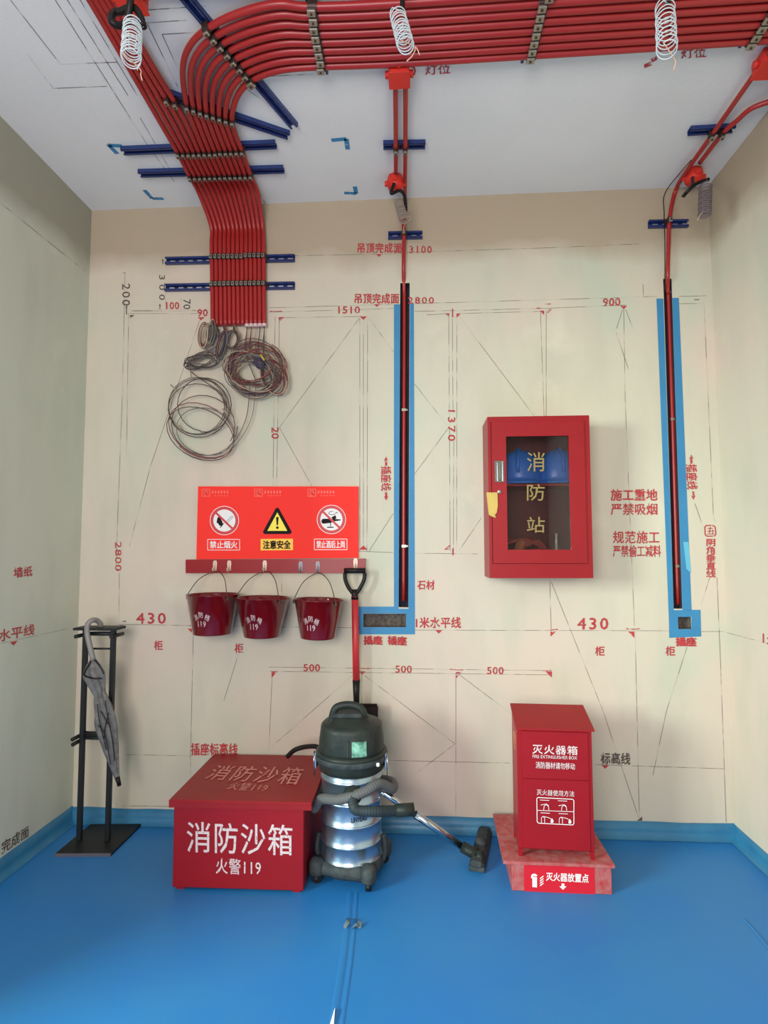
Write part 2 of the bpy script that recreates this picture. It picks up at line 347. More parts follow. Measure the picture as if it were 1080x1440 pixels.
# pencil setting-out lines and stencils
NW = V((0, -1, 0))
def wl(*p, w=.0022):
    for a, b in zip(p, p[1:]): PL.line(wy(*a), wy(*b), w, NW)
PL = MB()
for L_ in [[(400, 360), (566, 357)], [(572, 355), (760, 349), (900, 343)], [(188, 438), (290, 437)], [(180, 441), (284, 441)], [(379, 433), (553, 428)], [(379, 439), (553, 434)], [(583, 427), (925, 417), (925, 417)],
    [(955, 417), (993, 416)], [(955, 427), (990, 427)], [(392, 447), (508, 445)], [(583, 438), (760, 434), (880, 429)], [(645, 441), (760, 438)], [(600, 443), (630, 441)],
    [(387, 445), (384, 683)], [(393, 447), (389, 683)], [(506, 447), (506, 775)], [(511, 447), (511, 775)], [(517, 447), (516, 775)],
    [(631, 440), (633, 775)], [(636, 445), (637, 580)], [(638, 620), (637.5, 775)], [(642.5, 445), (642, 775)], [(760, 437), (765, 586)], [(768, 437), (768, 586)],
    [(877, 432), (879, 560), (892, 880)], [(893, 886), (899, 1150)], [(990, 428), (1003, 725), (1006, 735)], [(1008, 812), (1013, 930), (1021, 1156)],
    [(176, 385), (172, 560), (163, 800), (168, 800)], [(181, 442), (178, 640)], [(168, 806), (167, 878)], [(272, 890), (268, 1062), (268, 1092)], [(383, 945), (378, 1058)], [(396, 806), (397, 885)],
    [(509, 946), (509, 1000)], [(641, 948), (641, 1150)], [(773, 815), (775, 885)], [(505, 448), (393, 601), (440, 686)], [(519, 447), (553, 495)], [(583, 540), (631, 601), (583, 667)],
    [(646, 445), (752, 586)], [(553, 722), (519, 775)], [(645, 775), (677, 728)], [(281, 450), (212, 655), (182, 768)], [(875, 436), (867, 462)], [(880, 436), (890, 462)], [(866, 467), (884, 520)],
    [(513, 950), (640, 1046), (588, 1085)], [(645, 948), (718, 1003)], [(498, 948), (382, 1050)], [(775, 818), (848, 1000), (898, 1150)], [(966, 910), (937, 1000), (918, 1090)], [(336, 918), (315, 985)],
    [(977, 708), (989, 742)], [(998, 812), (986, 850)], [(165, 878), (506, 883)], [(583, 886), (941, 887)], [(986, 888), (1018, 888)], [(378, 938), (776, 943)], [(380, 944), (776, 949)],
    [(178, 1061), (268, 1063)], [(540, 1069), (717, 1073)], [(834, 1075), (1018, 1081)], [(172, 1133), (242, 1134)], [(905, 1156), (1019, 1158)], [(500, 775), (553, 777)], [(583, 778), (672, 779)],
    [(904, 400), (905, 417), (922, 417)], [(255, 420), (255, 436), (275, 436)], [(233, 412), (233, 437)], [(231, 436), (185, 437)]]:
    wl(*L_)
o = PL.build('pencil_lines', M_PENCIL, wall); o['label'] = 'thin pencil setting-out lines on the back wall'
ST = MB()
def tri(mb, u, v, s=6, kind=0):
    P = {0: [(-s, 0), (s, 0), (0, s)], 1: [(0, 0), (s*1.5, 0), (0, s*1.5)], 2: [(-s*1.5, 0), (0, 0), (0, s*1.5)], 3: [(-s, 0), (s, 0), (0, -s)], 4: [(-s*1.5, 0), (0, -s*1.2), (0, 0)]}[kind]
    mb.add([wy(u+a, v+b)+NW*.0016 for a, b in P], [(0, 1, 2)])
for t in [(533, 357.5, 4, 0), (530, 428, 4, 0), (511, 445, 5, 0), (392, 446, 5, 1), (632, 441, 4, 2), (642, 441, 4, 1), (765, 437, 4, 2), (770, 435, 4, 1), (877, 430, 5, 0), (617, 886, 5, 0), (774, 888, 5, 1), (892, 888, 6, 2), (851, 1076, 5, 0),
          (509, 944, 5, 0), (641, 945, 6, 1), (776, 944, 6, 2), (382, 944, 6, 1), (511, 773, 6, 3), (633, 773, 6, 4), (283, 446, 5, 0), (270, 884, 4, 2)]: tri(ST, *t)
def arrow(mb, u0, v0, u1, v1, w=.7, h=2.6):
    a, b = V((u0, v0, 0)), V((u1, v1, 0)); t = (b-a).normalized(); n = V((-t.y, t.x, 0)); k = b-t*h*2
    pts = [a-n*w, k-n*w, k-n*h, b, k+n*h, k+n*w, a+n*w]; mb.add([wy(p.x, p.y)+NW*.0016 for p in pts], [tuple(range(7))])
arrow(ST, 543, 655, 543, 642, 1.6, 3); arrow(ST, 543, 692, 543, 704, 1.6, 3); arrow(ST, 972, 652, 972, 639, 1.6, 3); arrow(ST, 974.5, 691, 975, 703, 1.6, 3)
for a in [(387, 438, 379, 438), (388, 438, 397, 438), (774, 885.5, 785, 885), (892, 885, 880, 884), (888, 885, 900, 884), (642, 942, 632, 941), (642, 942, 652, 942), (508, 940, 520, 940), (763, 943, 776, 943), (760, 433.5, 754, 433.5), (766, 428, 775, 427.5), (266, 880, 272, 880)]: arrow(ST, *a, .5, 1.3)
ST.box(wy(636.5, 440), (.007, .002, .045)); ST.box(wy(637, 776), (.008, .002, .035))
o = ST.build('stencil_arrows', M_STEN, wall); o['label'] = 'small red stencilled arrows and level triangles'
DK = MB(); tri(DK, 903, 1154, 5, 4); arrow(DK, 178, 440, 178, 430, .5, 1.5); arrow(DK, 225, 435, 225, 427, .6, 1.6); arrow(DK, 229, 372, 229, 364, .6, 1.6); tri(DK, 183, 443, 4, 1); arrow(DK, 172, 873.5, 178, 874, .5, 1.5)
tri(DK, 168, 879, 4, 1); arrow(DK, 976, 421.5, 984, 421.5, .5, 1.3); arrow(DK, 177, 384, 172, 384, .5, 1.6); DK.box(wy(178, 436), (.005, .002, .05))
DK.build('stencil_arrows', M_STEN2, wall)['label'] = 'small grey stencilled marks'
def sten(s, u0, v0, u1, v1, dv=0, m=None, rot=0, par=None, pl=wy, a=0.0, bold=.03, space=1.0, ls=1.0, label=None, twice=0, du=0):
    mb = MB(); put_text(mb, s, wq(u0, v0, u1, v1, dv, pl, a, du), rot, bold, space, ls, .0016)
    if twice: put_text(mb, s, wq(u0+twice, v0+.8, u1+twice, v1+.8, dv, pl, a), rot, bold, space, ls, .0019)
    o = mb.build('stencil_lettering', m or M_STEN, par or wall)
    if label: o['label'] = label
    return o
T = [('吊顶完成面', 503, 342, 565, 356, 0), ('3100', 576, 346, 607, 356, 0), ('吊顶完成面', 499, 413, 561, 427, 0), ('2800', 574, 418, 610, 427, 0), ('1510', 476, 431, 506, 441, 0), ('900', 848, 420, 872, 431, -1),
     ('100', 234, 425, 252, 435, 0), ('90', 278, 435, 292, 445, 0), ('430', 192, 862, 233, 877, 0), ('430', 812, 869, 855, 885, 0), ('柜', 217, 901, 229, 914, 0), ('柜', 330, 905, 342, 918, 0), ('柜', 837, 909, 850, 922, 0), ('柜', 936, 909, 949, 922, 0),
     ('500', 427, 934, 450, 944, 0), ('500', 556, 936, 579, 946, 0), ('500', 685, 938, 708, 948, 0), ('石材', 587, 816, 611, 829, 0), ('1米水平线', 585, 868, 648, 883, 0), ('插座标高线', 269, 1045, 334, 1062, 0)]
for s, u0, v0, u1, v1, dv in T:
    sp = 1.25 if s in ('430', '3100', '2800') else 1.05
    sten(s, u0, v0, u1, v1, dv, space=sp, label='red stencilled '+s+' on the back wall')
sten('插座', 511, 894, 537, 906, twice=1.2); sten('插座', 545, 894, 571, 906, 1, twice=1.2); sten('插座', 950, 896, 978, 908, 0, twice=1.2)
sten('标高线', 845, 1058, 886, 1074, 1, M_STEN2, space=1.05); sten('施工重地', 859, 688, 924, 704, 0, bold=.03); sten('严禁吸烟', 859, 708, 924, 724, 0, bold=.02)
sten('规范施工', 862, 747, 927, 764, 0, space=1.05, bold=.02); sten('严禁偷工减料', 862, 767, 929, 783, 0, bold=.02)
sten('2800', 162, 762, 171, 803, 0, M_STEN, 90, space=1.1, bold=.01); sten('200', 172, 399, 183, 430, 0, M_STEN2, 90, space=1.2, bold=.01)
sten('300', 224, 387, 232, 422, 0, M_STEN2, 90, space=1.6, bold=.01); sten('70', 258, 421, 268, 435, 0, M_STEN2, 90, bold=.01)
sten('20', 382, 601, 392, 617, 0, None, 90); sten('1370', 630, 577, 640, 620, 0, None, 90, space=1.3)
sten('插座线', 536, 656, 550, 690, 0, None, 90, bold=.03); sten('插座线', 966, 653, 981, 688, 0, None, 90, bold=.03, du=-1.5)
sten('阴\n角\n垂\n直\n线', 993, 758, 1006, 812, 0, None, ls=.95, bold=.03)
mb = MB()                                        # round-cornered seal above the vertical lettering
sq = [(991, 741), (993, 739), (1003, 739), (1005.5, 741), (1006.5, 751), (1004.5, 754), (994, 754), (991.5, 752)]
for (a, b), (c, d) in zip(sq, sq[1:]+sq[:1]): mb.line(wy(a, b), wy(c, d), .006, NW)
for l in ([(994, 743), (1003, 743)], [(994, 747), (1004, 747)], [(994, 751), (1004, 751)], [(999, 741), (997, 752)], [(1002, 744), (1002, 751)]): mb.line(wy(*l[0]), wy(*l[1]), .004, NW)
mb.build('stencil_seal', M_STEN, wall)
# left wall
NL = V((1, 0, 0))
mb = MB(); mb.line(wx(0, 285), wx(119, 381), .003, NL); mb.line(wx(0, 905), wx(95, 884), .0015, NL); mb.build('pencil_lines', M_PENCIL, wall_l)
def stl(s, pts, m):
    mb = MB(); put_text(mb, s, [wx(*p) for p in pts], 0, .02, 1.0, 1.0, .0016); mb.build('stencil_lettering', m, wall_l)
stl('墙纸', [(19, 813), (45, 810), (45, 796), (19, 798)], M_STEN); stl('1米水平线', [(-30, 909), (48, 892), (48, 877), (-30, 891)], M_STEN); stl('完成面', [(2, 1202), (40, 1176), (40, 1160), (2, 1184)], M_STEN2)
mb = MB(); mb.add([wx(14, 903)+NL*.002, wx(24, 901)+NL*.002, wx(19, 908)+NL*.002], [(0, 1, 2)]); mb.build('stencil_arrows', M_STEN, wall_l)
# right wall
NR = V((-1, 0, 0)); mb = MB(); mb.line(wx(1020, 889, W), wx(1095, 909, W), .002, NR); mb.build('pencil_lines', M_PENCIL, wall_r)
mb = MB(); put_text(mb, '1米水平线', [wx(1073, 905, W), wx(1160, 930, W), wx(1160, 908, W), wx(1073, 888, W)], 0, .02); mb.build('stencil_lettering', M_STEN, wall_r)
mb = MB(); mb.line(wy(1016, 730), wy(1019.5, 815), .006, NW); mb.build('paint_streak', M_STEN, wall)
# ceiling marks
NC = V((0, 0, -1)); mb = MB()
for L_ in [[(15, 0), (85, 90), (165, 87)], [(38, 75), (75, 124), (150, 121)], [(60, -30), (78, 0), (205, 200), (245, 255)], [(76, -30), (95, 0), (180, 134)], [(94, -30), (113, 0), (193, 134)], [(197, 165), (240, 240)], [(190, 15), (290, 8)],
           [(205, 32), (262, 28)], [(207, 33), (250, 122)], [(228, 48), (250, 96)], [(228, 48), (275, 45)], [(352, 245), (376, 292)], [(378, 107), (440, 104)], [(330, 112), (405, 168)], [(583, 92), (640, 90)]]:
    for a, b in zip(L_, L_[1:]): mb.line(fz(*a, H), fz(*b, H), .003, NC)
mb.build('pencil_lines', M_PENCIL, ceil)
mb = MB()
for L_ in [[(466, 197), (487, 195), (489, 210)], [(484, 271), (501, 272), (499, 262)], [(152, 203), (165, 216)], [(152, 204), (172, 205)], [(203, 267), (214, 279), (230, 279)]]:
    for a, b in zip(L_, L_[1:]): mb.line(fz(*a, H), fz(*b, H), .022, NC)
mb.build('paint_marks', mat('blue_mark_paint', srgb(52, 128, 176), .7, wear=.1, wscale=50), ceil)['label'] = 'blue corner marks sprayed on the ceiling'
for u, v, dx in ((598, 91, 0), (958, 68, 0)):
    mb = MB(); put_text(mb, '灯位', [fz(u, v+14, H), fz(u+35, v+12, H), fz(u+35, v-1, H), fz(u, v+1, H)], 0, .02); mb.build('stencil_lettering', M_STEN, ceil)
mb = MB(); mb.tube([fz(578+6*math.cos(a*.7), 100+7*math.sin(a*.7), H-.001) for a in range(9)], .003, 5, closed=True)
for (u, v), (a, b) in (((906, 93), (916, 89)), ((916, 85), (924, 81))): mb.line(fz(u, v, H), fz(a, b, H), .02, NC)
mb.build('stencil_marks', M_STEN, ceil)

# ================================================================= CONDUITS
ZC = H-.034; YW = -.034
def cz(u, v): return fz(u, v, ZC)
def cw(u, v): return wy(u, v, YW)
paths = {}
low_st = [((249.5, 214), (340, 212)), ((267, 248), (352, 246)), ((280, 272), (362, 270))]
def lowpart(i):                                   # i = 0..12 from the left
    t = i/12; out = []
    for a, b in low_st: out.append(cz(*a).lerp(cz(*b), t))
    for a, b in [((297, 318), (369, 316)), ((297.5, 345), (370.5, 345)), ((298.5, 405), (371, 404)), ((299, 458), (371.5, 456))]:
        out.append(cw(*a).lerp(cw(*b), t))
    e = out[-1]; return out
left_st = [((96, -45), (130, -45)), ((126, 0), (160, 0)), ((180, 93), (214, 92)), ((222, 166), (258, 165))]
for i in range(5):
    t = i/4; paths[i] = spline([cz(*a).lerp(cz(*b), t) for a, b in left_st]+lowpart(i), 8)
curve_st = [((455, 93), None), ((408, 96), (392, 6)), ((378, 102), (345, 16)), ((354, 113), (302, 34)), ((339, 127), (270, 60)), ((330, 145), (257, 95)), ((326, 168), (262, 146)), ((331, 189), (272, 175))]
for k in range(8):                                # k = 0 inner
    t = k/7; pts = []
    for u, v in ((1115, 54), (1040, 59), (740, 78), (560, 89)):
        pts.append(cz(u, v)+V((0, -.0345*k, 0)))
    for a, b in curve_st:
        if b is None: pts.append(cz(*a)+V((0, -.0345*k, 0)))
        else: pts.append(cz(*a).lerp(cz(*b), t))
    paths[12-k] = spline(pts+lowpart(12-k), 8)
ords = ['leftmost', 'second', 'third', 'fourth', 'fifth', 'sixth', 'seventh', 'eighth', 'ninth', 'tenth', 'eleventh', 'twelfth', 'rightmost']
M_CAP = mat('pink_bushing', srgb(222, 190, 188), .5)
def prad(P):
    x1 = P[0].x
    return lambda t: .0113+.0024*max(0, min(1, (P[min(len(P)-1, int(t*(len(P)-1)+.5))].x-1.0)/.25))
for i in range(13):
    P = paths[i]
    where = 'from the diagonal strand' if i < 5 else 'from the wide run'
    lab = ('red conduit '+where+', '+(ords[i] if i in (0, 12) else ords[i]+' from left')+' on the wall')
    if i < 8:
        o = MB().tube(P, .0112, 10, rf=prad(P)).build('conduit_pipe', M_PIPE); tag(o, lab, 'conduit', 'red conduits of the big bundle')
    else:
        t = thing('conduit_pipe', lab+', pale bushing', 'conduit', P[-1], 'red conduits of the big bundle')
        MB().tube(P, .0112, 10, rf=prad(P)).build('pipe', M_PIPE, t); e = P[-1]
        MB().tube([e+V((0, 0, .004)), e+V((0, 0, -.012))], .0118, 10).build('end_bushing', M_CAP, t)
# extra straight conduits beyond the bundle, nearer the viewer
xn = ['first', 'second', 'third']
XP = []
for k in range(3):
    y = -.305-.036*k; a, b = cz(250, 96)+V((0, y, 0)), cz(1115, 54)+V((0, y, 0)); P = [a.lerp(b, q/20) for q in range(21)]; XP.append(P)
    tag(MB().tube(P, .0134, 10).build('conduit_pipe', M_PIPE), 'straight red conduit at the top edge, '+xn[k]+' beyond the wide run', 'conduit', 'straight conduits at the top edge')

# strut channels with pipe clamps
ar = [(-.021, -.0125), (-.0145, -.0125), (-.0140, .003)]+[(.0145*math.cos(a), .0145*math.sin(a)) for a in [math.pi*(1-q/8) for q in range(0, 9)]][1:-1]+[(.0140, .003), (.0145, -.0125), (.021, -.0125)]
def clamp_mesh(K):                                 # one clamp, axis along local x, out along local z, pipe centre at origin
    CL = MB(); n = len(ar)
    CL.add([V((x, y*.85*K, z if z < 0 else z*(1+(K-1)*.5))) for x in (-.017, .015) for (y, z) in ar], [(j, j+1, n+j+1, n+j) for j in range(n-1)])
    zt = .0145*(1+(K-1)*.5); CL.mi = 1; CL.box((.002, 0, zt+.004), (.022+.008*(K-1)*2, .0165*K*(1 if K == 1 else 1.12), .010), bev=.002); CL.mi = 0; CL.box((.002, 0, zt+.010), (.008, .008, .004), bev=.001)
    m = bpy.data.meshes.new('pipe_clamp'); m.from_pydata(CL.v, [], CL.f); m.materials.append(M_DARK); m.materials.append(M_ZINC); m.polygons.foreach_set('material_index', CL.m); return m
clamp_me = clamp_mesh(1); clamp_big = clamp_mesh(1.45)
def strut(P0, P1, n, label, pipes=(), group='blue strut channels'):
    P0, P1, n = V(P0), V(P1), V(n); t = (P1-P0).normalized(); b = n.cross(t).normalized(); L = (P1-P0).length
    th = thing('strut_channel', label, 'channel', P0, group); X = Matrix((t, b, n)).transposed().to_4x4(); X.translation = P0
    mb = MB(); mb.X = X; w, h, k = .038, .021, .0025
    for s in (-1, 1):
        mb.box((L/2, s*(w/2-k/2), h/2), (L, k, h)); mb.box((L/2, s*(w/2-.005), h-k/2), (L, .010, k)); mb.box((L/2, s*(w/2-.007), k/2+.0005), (L, .012, k))
    x = 0
    while x < L:
        e = min(.022, L-x); mb.box((x+e/2, 0, k/2+.0005), (e, w-.02, k)); x += .05
    mb.build('channel', M_STRUT, th)
    for P in pipes:
        best = None
        for j in range(len(P)-1):
            a, c = P[j], P[j+1]
            for q in range(5):
                p = a.lerp(c, q/5); d = ((p-P0)-t*(p-P0).dot(t)); d = d-n*d.dot(n)
                if best is None or d.length < best[0]: best = (d.length, p, (c-a).normalized())
        if best[0] > .03 or not -.01 < (best[1]-P0).dot(t) < L+.03: continue
        _, p, ax = best; ax = (ax-n*ax.dot(n)).normalized(); bb = n.cross(ax)
        o = link('pipe_clamp', clamp_big if p.x > 1.15 and n.z < 0 and len(pipes) > 2 else clamp_me, th); m = Matrix((ax, bb, n)).transposed().to_4x4(); m.translation = p-P0; o.matrix_local = m
    return th
al = [paths[i] for i in range(13)]; r8 = [paths[i] for i in range(5, 13)]
c0 = lambda u, v: fz(u, v, H-.0002); w0 = lambda u, v: wy(u, v, -.0002)
strut(c0(172, 209), c0(388, 200), NC, 'blue strut channel across the bundle, farther from the wall of the parallel ceiling pair', al)
strut(c0(196, 241), c0(399, 235), NC, 'blue strut channel across the bundle on the ceiling, nearest the back wall', al)
strut(c0(236, 129), c0(406, 187), NC, 'blue strut channel slanting gently where the curved conduits meet the diagonal ones', al)
strut(c0(258, -12), c0(414, 174), NC, 'long blue strut channel slanting steeply across the conduit bend', r8)
strut(c0(434, -28), c0(455, 98), NC, 'strut channel hidden under the clamp row just right of the conduit bend', r8+XP)
strut(c0(774, -35), c0(739, 82), NC, 'strut channel under the clamp row right of the middle junction box', r8+XP)
strut(c0(1096, -20), c0(1045, 60), NC, 'strut channel under the slanting clamp row at the top right', r8+XP)
strut(w0(234, 368.5), w0(415, 364.5), NW, 'blue slotted channel behind the bundle on the wall, upper one', al)
strut(w0(233, 406), w0(415, 403), NW, 'blue slotted channel behind the bundle on the wall, lower one', al)
# middle pair of conduits
mL = spline([cz(556, 104), cz(556.5, 200), cz(556.5, 243)], 8)
mR = spline([cz(570.5, 104), cz(570, 200), cz(569.5, 262), cz(569, 281), cw(567.5, 312), cw(568, 335), cw(567.5, 372), wy(568, 402, .012), wy(568.5, 440, .026), wy(568, 620, .026), wy(567.5, 845, .026)], 8)
mR2 = spline([cw(565.5, 345), cw(565.5, 375), wy(565.6, 402, .0), wy(566, 430, .014)], 6)
tag(MB().tube(mL, .0105, 10).build('conduit_pipe', M_PIPE), 'red conduit at the left of the middle ceiling pair, ending in the round box', 'conduit')
t = thing('conduit_pipe', 'red conduit running from the middle ceiling box down into the blue-edged middle chase', 'conduit', mR[0])
MB().tube(mR, .0105, 10).build('pipe', M_PIPE, t)
mb = MB()
for v in (577, 768): p = wy(568, v, .026); mb.box(p+V((0, -.010, 0)), (.022, .006, .014)); mb.box(p+V((.016, -.006, 0)), (.008, .006, .008))
mb.build('pipe_saddle', M_ZINC, t)
strut(c0(539, 201), c0(598, 200), NC, 'short blue strut channel under the middle pair of ceiling conduits', [mL, mR])
strut(w0(546, 333), w0(594, 332), NW, 'short dark blue strut channel at the top of the middle wall conduit', [mR])
# right pair
rA = spline([cz(1115, 30), cz(1074, 86), cz(1008, 180), cz(966, 240), cz(950, 268), cw(942, 305), cw(940, 345), cw(939, 385), wy(939, 408, .012), wy(940.5, 440, .026), wy(947, 640, .026), wy(953, 850, .026)], 8)
rB = spline([cz(1180, 128), cz(1120, 134), cz(1062, 150), cz(1036, 170), cz(1016, 188), cz(984, 229)], 8)
t = thing('conduit_pipe', 'red conduit bending down the wall at the right corner into the right chase', 'conduit', rA[0])
MB().tube(rA, .0105, 10).build('pipe', M_PIPE, t)
mb = MB()
for u, v in ((940.3, 412), (944.5, 590), (951.5, 796)): p = wy(u, v, .026); mb = MB(); mb.box(p+V((0, -.010, 0)), (.02, .006, .012)); mb.build('pipe_saddle', M_ZINC, t)
tag(MB().tube(rB, .0105, 10).build('conduit_pipe', M_PIPE), 'red conduit sweeping in from the right edge to the round box by the right wall', 'conduit')
tag(MB().tube(spline([cz(972, 225), cz(936, 270), cw(934, 300), cw(935, 340), cw(935, 410)], 8), .0022, 6).build('pull_wire', M_BLACK), 'thin dark wire following the right wall conduit', 'wire')
strut(c0(969, 181), c0(1032, 177), NC, 'short blue strut channel on the ceiling by the right wall', [rA, rB])
strut(w0(911, 317), w0(966, 316), NW, 'short blue strut channel high on the wall near the right corner', [rA])

# junction boxes
def jbox(label, p, s, kind):
    th = thing('junction_box', label, 'junction box', p); p = V(p)
    mb = MB()
    if kind == 'sq': mb.box(p+V((0, 0, -.028)), (s, s, .055), bev=.006)
    else: mb.lathe([(s*.5, 0), (s*.56, -.02), (s*.56, -.045), (s*.46, -.062), (0, -.064)][::-1], p, 20)
    mb.build('box_body', M_JBOX, th)
    mb = MB()
    for a in range(4):
        d = V((math.cos(a*math.pi/2), math.sin(a*math.pi/2), 0)); q = p+d*(s/2)+V((0, 0, -.034)); mb.tube([q-d*.004, q+d*.016], .0135, 10)
    mb.build('conduit_adaptor', M_JBOX, th)
    if kind == 'sq': mb = MB(); mb.box(p+V((0, 0, -.058)), (s+.006, s+.006, .006), bev=.002); mb.build('cover', M_JBOX, th)
    return th
jbox('square red junction box at the near edge of the bundle above the middle pair', fz(561.5, 93, H), .078, 'sq')
jbox('round red junction box on the ceiling above the middle wall conduit', fz(556, 249, H), .075, 'ro')
jbox('round red junction box at the right corner with a black hose', fz(975, 240, H), .078, 'ro')
jbox('square red junction box cut by the right edge at the top', fz(1082, 78, H), .09, 'sq')
jbox('square red junction box at the top left beside the diagonal conduits', fz(183, -18, H), .09, 'sq')

# coiled lamp wires hanging from black sleeves
def coilwire(label, hose, a, b, r, turns, m, tails, wr=.0018, hr=.008, rings=()):
    a, b = V(a), V(b); th = thing('coiled_lamp_wire', label, 'wire', hose[0]); th['group'] = 'coiled lamp wires'
    MB().tube(spline(hose, 6), hr, 10).build('sleeve', M_BLACK, th)
    ax = (b-a).normalized(); u = ax.orthogonal().normalized(); w = ax.cross(u); pts = []
    n = turns*20
    for i in range(n+1):
        t = i/n; an = 2*math.pi*turns*t; pts.append(a.lerp(b, t)+(u*math.cos(an)+w*math.sin(an))*r*(1+.04*math.sin(an*.37)))
    pts = [V(hose[-1])]+pts
    MB().tube(pts, wr, 6).build('coil', m, th)
    mb = MB()
    for tl in tails: mb.tube(spline([pts[-1]]+[V(x) for x in tl], 5), .0016, 6)
    mb.build('bare_ends', mat('copper_cream', srgb(226, 186, 160), .4), th); return th
y = -1.30
c = lambda u, v, yy: wy(u, v, yy)
ring = [c(168+12*math.cos(a), 26+10*math.sin(a), y+.01*math.sin(a*1.7)) for a in [q*.7 for q in range(8)]]
coilwire('white coiled lamp wire hanging at the top left from a looped black sleeve', [fz(183, -18, H-.06)]+[c(184, -4, y-.02)]+ring+[c(186, 10, y), c(196, 20, y), c(202, 38, y)], c(187, 34, y), c(184, 84, y-.15), .027, 13, M_WIREW, [[c(196, 96, y-.1), c(198, 106, y-.1), c(200, 113, y-.1)], [c(194, 93, y-.1), c(193, 98, y-.1)]], hr=.011)
y = -1.24
coilwire('white coiled lamp wire hanging above the middle junction box', [c(566, -40, y), c(566, -5, y), c(566, 16, y)], c(559, 20, y), c(571, 66, y-.14), .024, 11, M_WIREW, [[c(583, 66, y-.1), c(580, 78, y-.1), c(572, 86, y-.1)], [c(584, 66, y-.1), c(590, 77, y-.1)]])
y = -1.24
coilwire('loose white coiled lamp wire hanging at the top right over the ceiling lettering', [c(937, -40, y), c(938, -5, y), c(940, 6, y)], c(935, 10, y), c(938, 72, y-.13), .027, 10, M_WIREW, [[c(949, 84, y-.1), c(949, 92, y-.1), c(947, 99, y-.1)]])
coilwire('grey coiled wire hanging from the round box above the middle chase', [fz(554, 258, H-.06), c(550, 272, -.22), c(562, 268, -.2), c(569, 276, -.2), c(571, 296, -.2)], c(561, 285, -.19), c(568, 311, -.23), .021, 11, M_WIREG, [[c(577, 304, -.2), c(574, 312, -.2), c(568, 318, -.12), c(568, 328, -.07)]], .0028)
coilwire('dense grey coiled wire hanging in the upper right corner from a forked sleeve', [fz(974, 250, H-.06), c(973, 262, -.34), c(964, 272, -.34), c(961, 276, -.34), c(968, 268, -.34), c(980, 258, -.34), c(997, 252, -.34)], c(992, 262, -.34), c(991, 303, -.36), .026, 15, mat('mauve_wire', srgb(112, 96, 98), .45), [[c(984, 303, -.36), c(981, 310, -.36)]], .0028)

# cable tangles under the bundle
WC = [mat('wire_grey', srgb(112, 106, 100), .45), mat('wire_red', srgb(128, 58, 54), .45), mat('wire_brown', srgb(96, 70, 62), .45), mat('wire_cream', srgb(172, 152, 130), .45), mat('wire_dark', srgb(60, 56, 56), .45), mat('wire_violet', srgb(60, 50, 80), .45)]
def loopw(mb, cu, cv, ru, rv, turns, y, jit=2.5, ph=0, r=.0023, tilt=0, start=None, end=None):
    pts = []; n = int(turns*22); rnd = random.random()*50
    for i in range(n+1):
        a = ph+i/22*2*math.pi; k = 1+jit/ru*noise.noise(V((i*.045+rnd, 0, 0)))
        du = ru*k*math.cos(a); dv = rv*k*math.sin(a); ct, stt = math.cos(tilt), math.sin(tilt)
        pts.append(wy(cu+du*ct-dv*stt+jit*noise.noise(V((rnd, i*.02, 0))), cv+du*stt+dv*ct+jit*noise.noise(V((0, rnd, i*.02))), y+.010*noise.noise(V((i*.07, rnd, 3)))))
    if start: pts = spline(start+[pts[0]], 5)[:-1]+pts
    if end: pts = pts+spline([pts[-1]]+end, 5)[1:]
    mb.tube(pts, r, 6)
def st0(i, v=500, dy=0): p = paths[i][-1]; return [p+V((0, 0, .02)), p+V((0, 0, -.03)), wy(299+6*i, v, -.045+dy)]
th = thing('cable_coil', 'big loose round coils of grey and red wire hanging lowest at the left', 'cable coil', wy(290, 560, -.03)); th['group'] = 'cable coils under the bundle'
for k, (cu, cv, ru, rv, tn, mi, tl) in enumerate([(278, 572, 40, 40, 1.9, 0, 0), (279, 573, 43, 41, 1.4, 2, .1), (277, 575, 41, 36, 1.2, 2, 0), (286, 598, 46, 42, 1.1, 2, .3), (284, 604, 50, 36, 1.3, 1, .5), (289, 608, 42, 33, 1.2, 0, .3), (282, 610, 49, 34, 1.1, 2, .45), (288, 570, 38, 38, 1.0, 4, 0)]):
    mb = MB(); loopw(mb, cu, cv, ru, rv, tn, -.035-.005*k, 3, -1.8+.5*k, .0024, tl, start=[wy(268-2*k % 5, 505, -.04), wy(268, 522, -.04)] if k in (0, 2) else None)
    mb.build('wire', WC[mi], th)
for k, P in enumerate(([(318, 634), (334, 615), (346, 588), (350, 562), (351, 540)], [(322, 636), (342, 612), (354, 586), (358, 560), (360, 540)])): mb = MB(); mb.tube(spline([wy(u, v, -.04-.004*k) for u, v in P], 7), .0022, 6); mb.build('wire', WC[(2, 0)[k]], th)
mb = MB()
for u, v in ((250, 599), (317, 579), (244, 545)): mb.tube([wy(u-4, v-4, -.06), wy(u+4, v+4, -.06)], .004, 6)
mb.build('cable_tie', WC[3], th)
th = thing('cable_coil', 'dense round tangle of brown, cream and violet wire at the right below the bushings', 'cable coil', wy(355, 520, -.03)); th['group'] = 'cable coils under the bundle'
for k in range(16):
    ru = random.uniform(28, 44); rv = random.uniform(20, 36); mb = MB()
    loopw(mb, 356+random.uniform(-7, 9), 521+random.uniform(-10, 12), ru, rv, random.uniform(1.2, 2.2), -.035-.003*k, 5, random.uniform(-2, 2), .0024, random.uniform(-.2, .6), start=st0(min(12, 8+k % 5)) if k < 10 else None)
    mb.build('wire', WC[(2, 1, 3, 2, 0, 1, 2, 3, 5, 4)[k % 10]], th)
for k in range(5):
    mb = MB(); loopw(mb, 386, 530, 14+k*1.2, 24+k, 1.6, -.05-.004*k, 3, k, .0024, -.35); mb.build('wire', WC[(1, 2, 4, 1, 3)[k]], th)
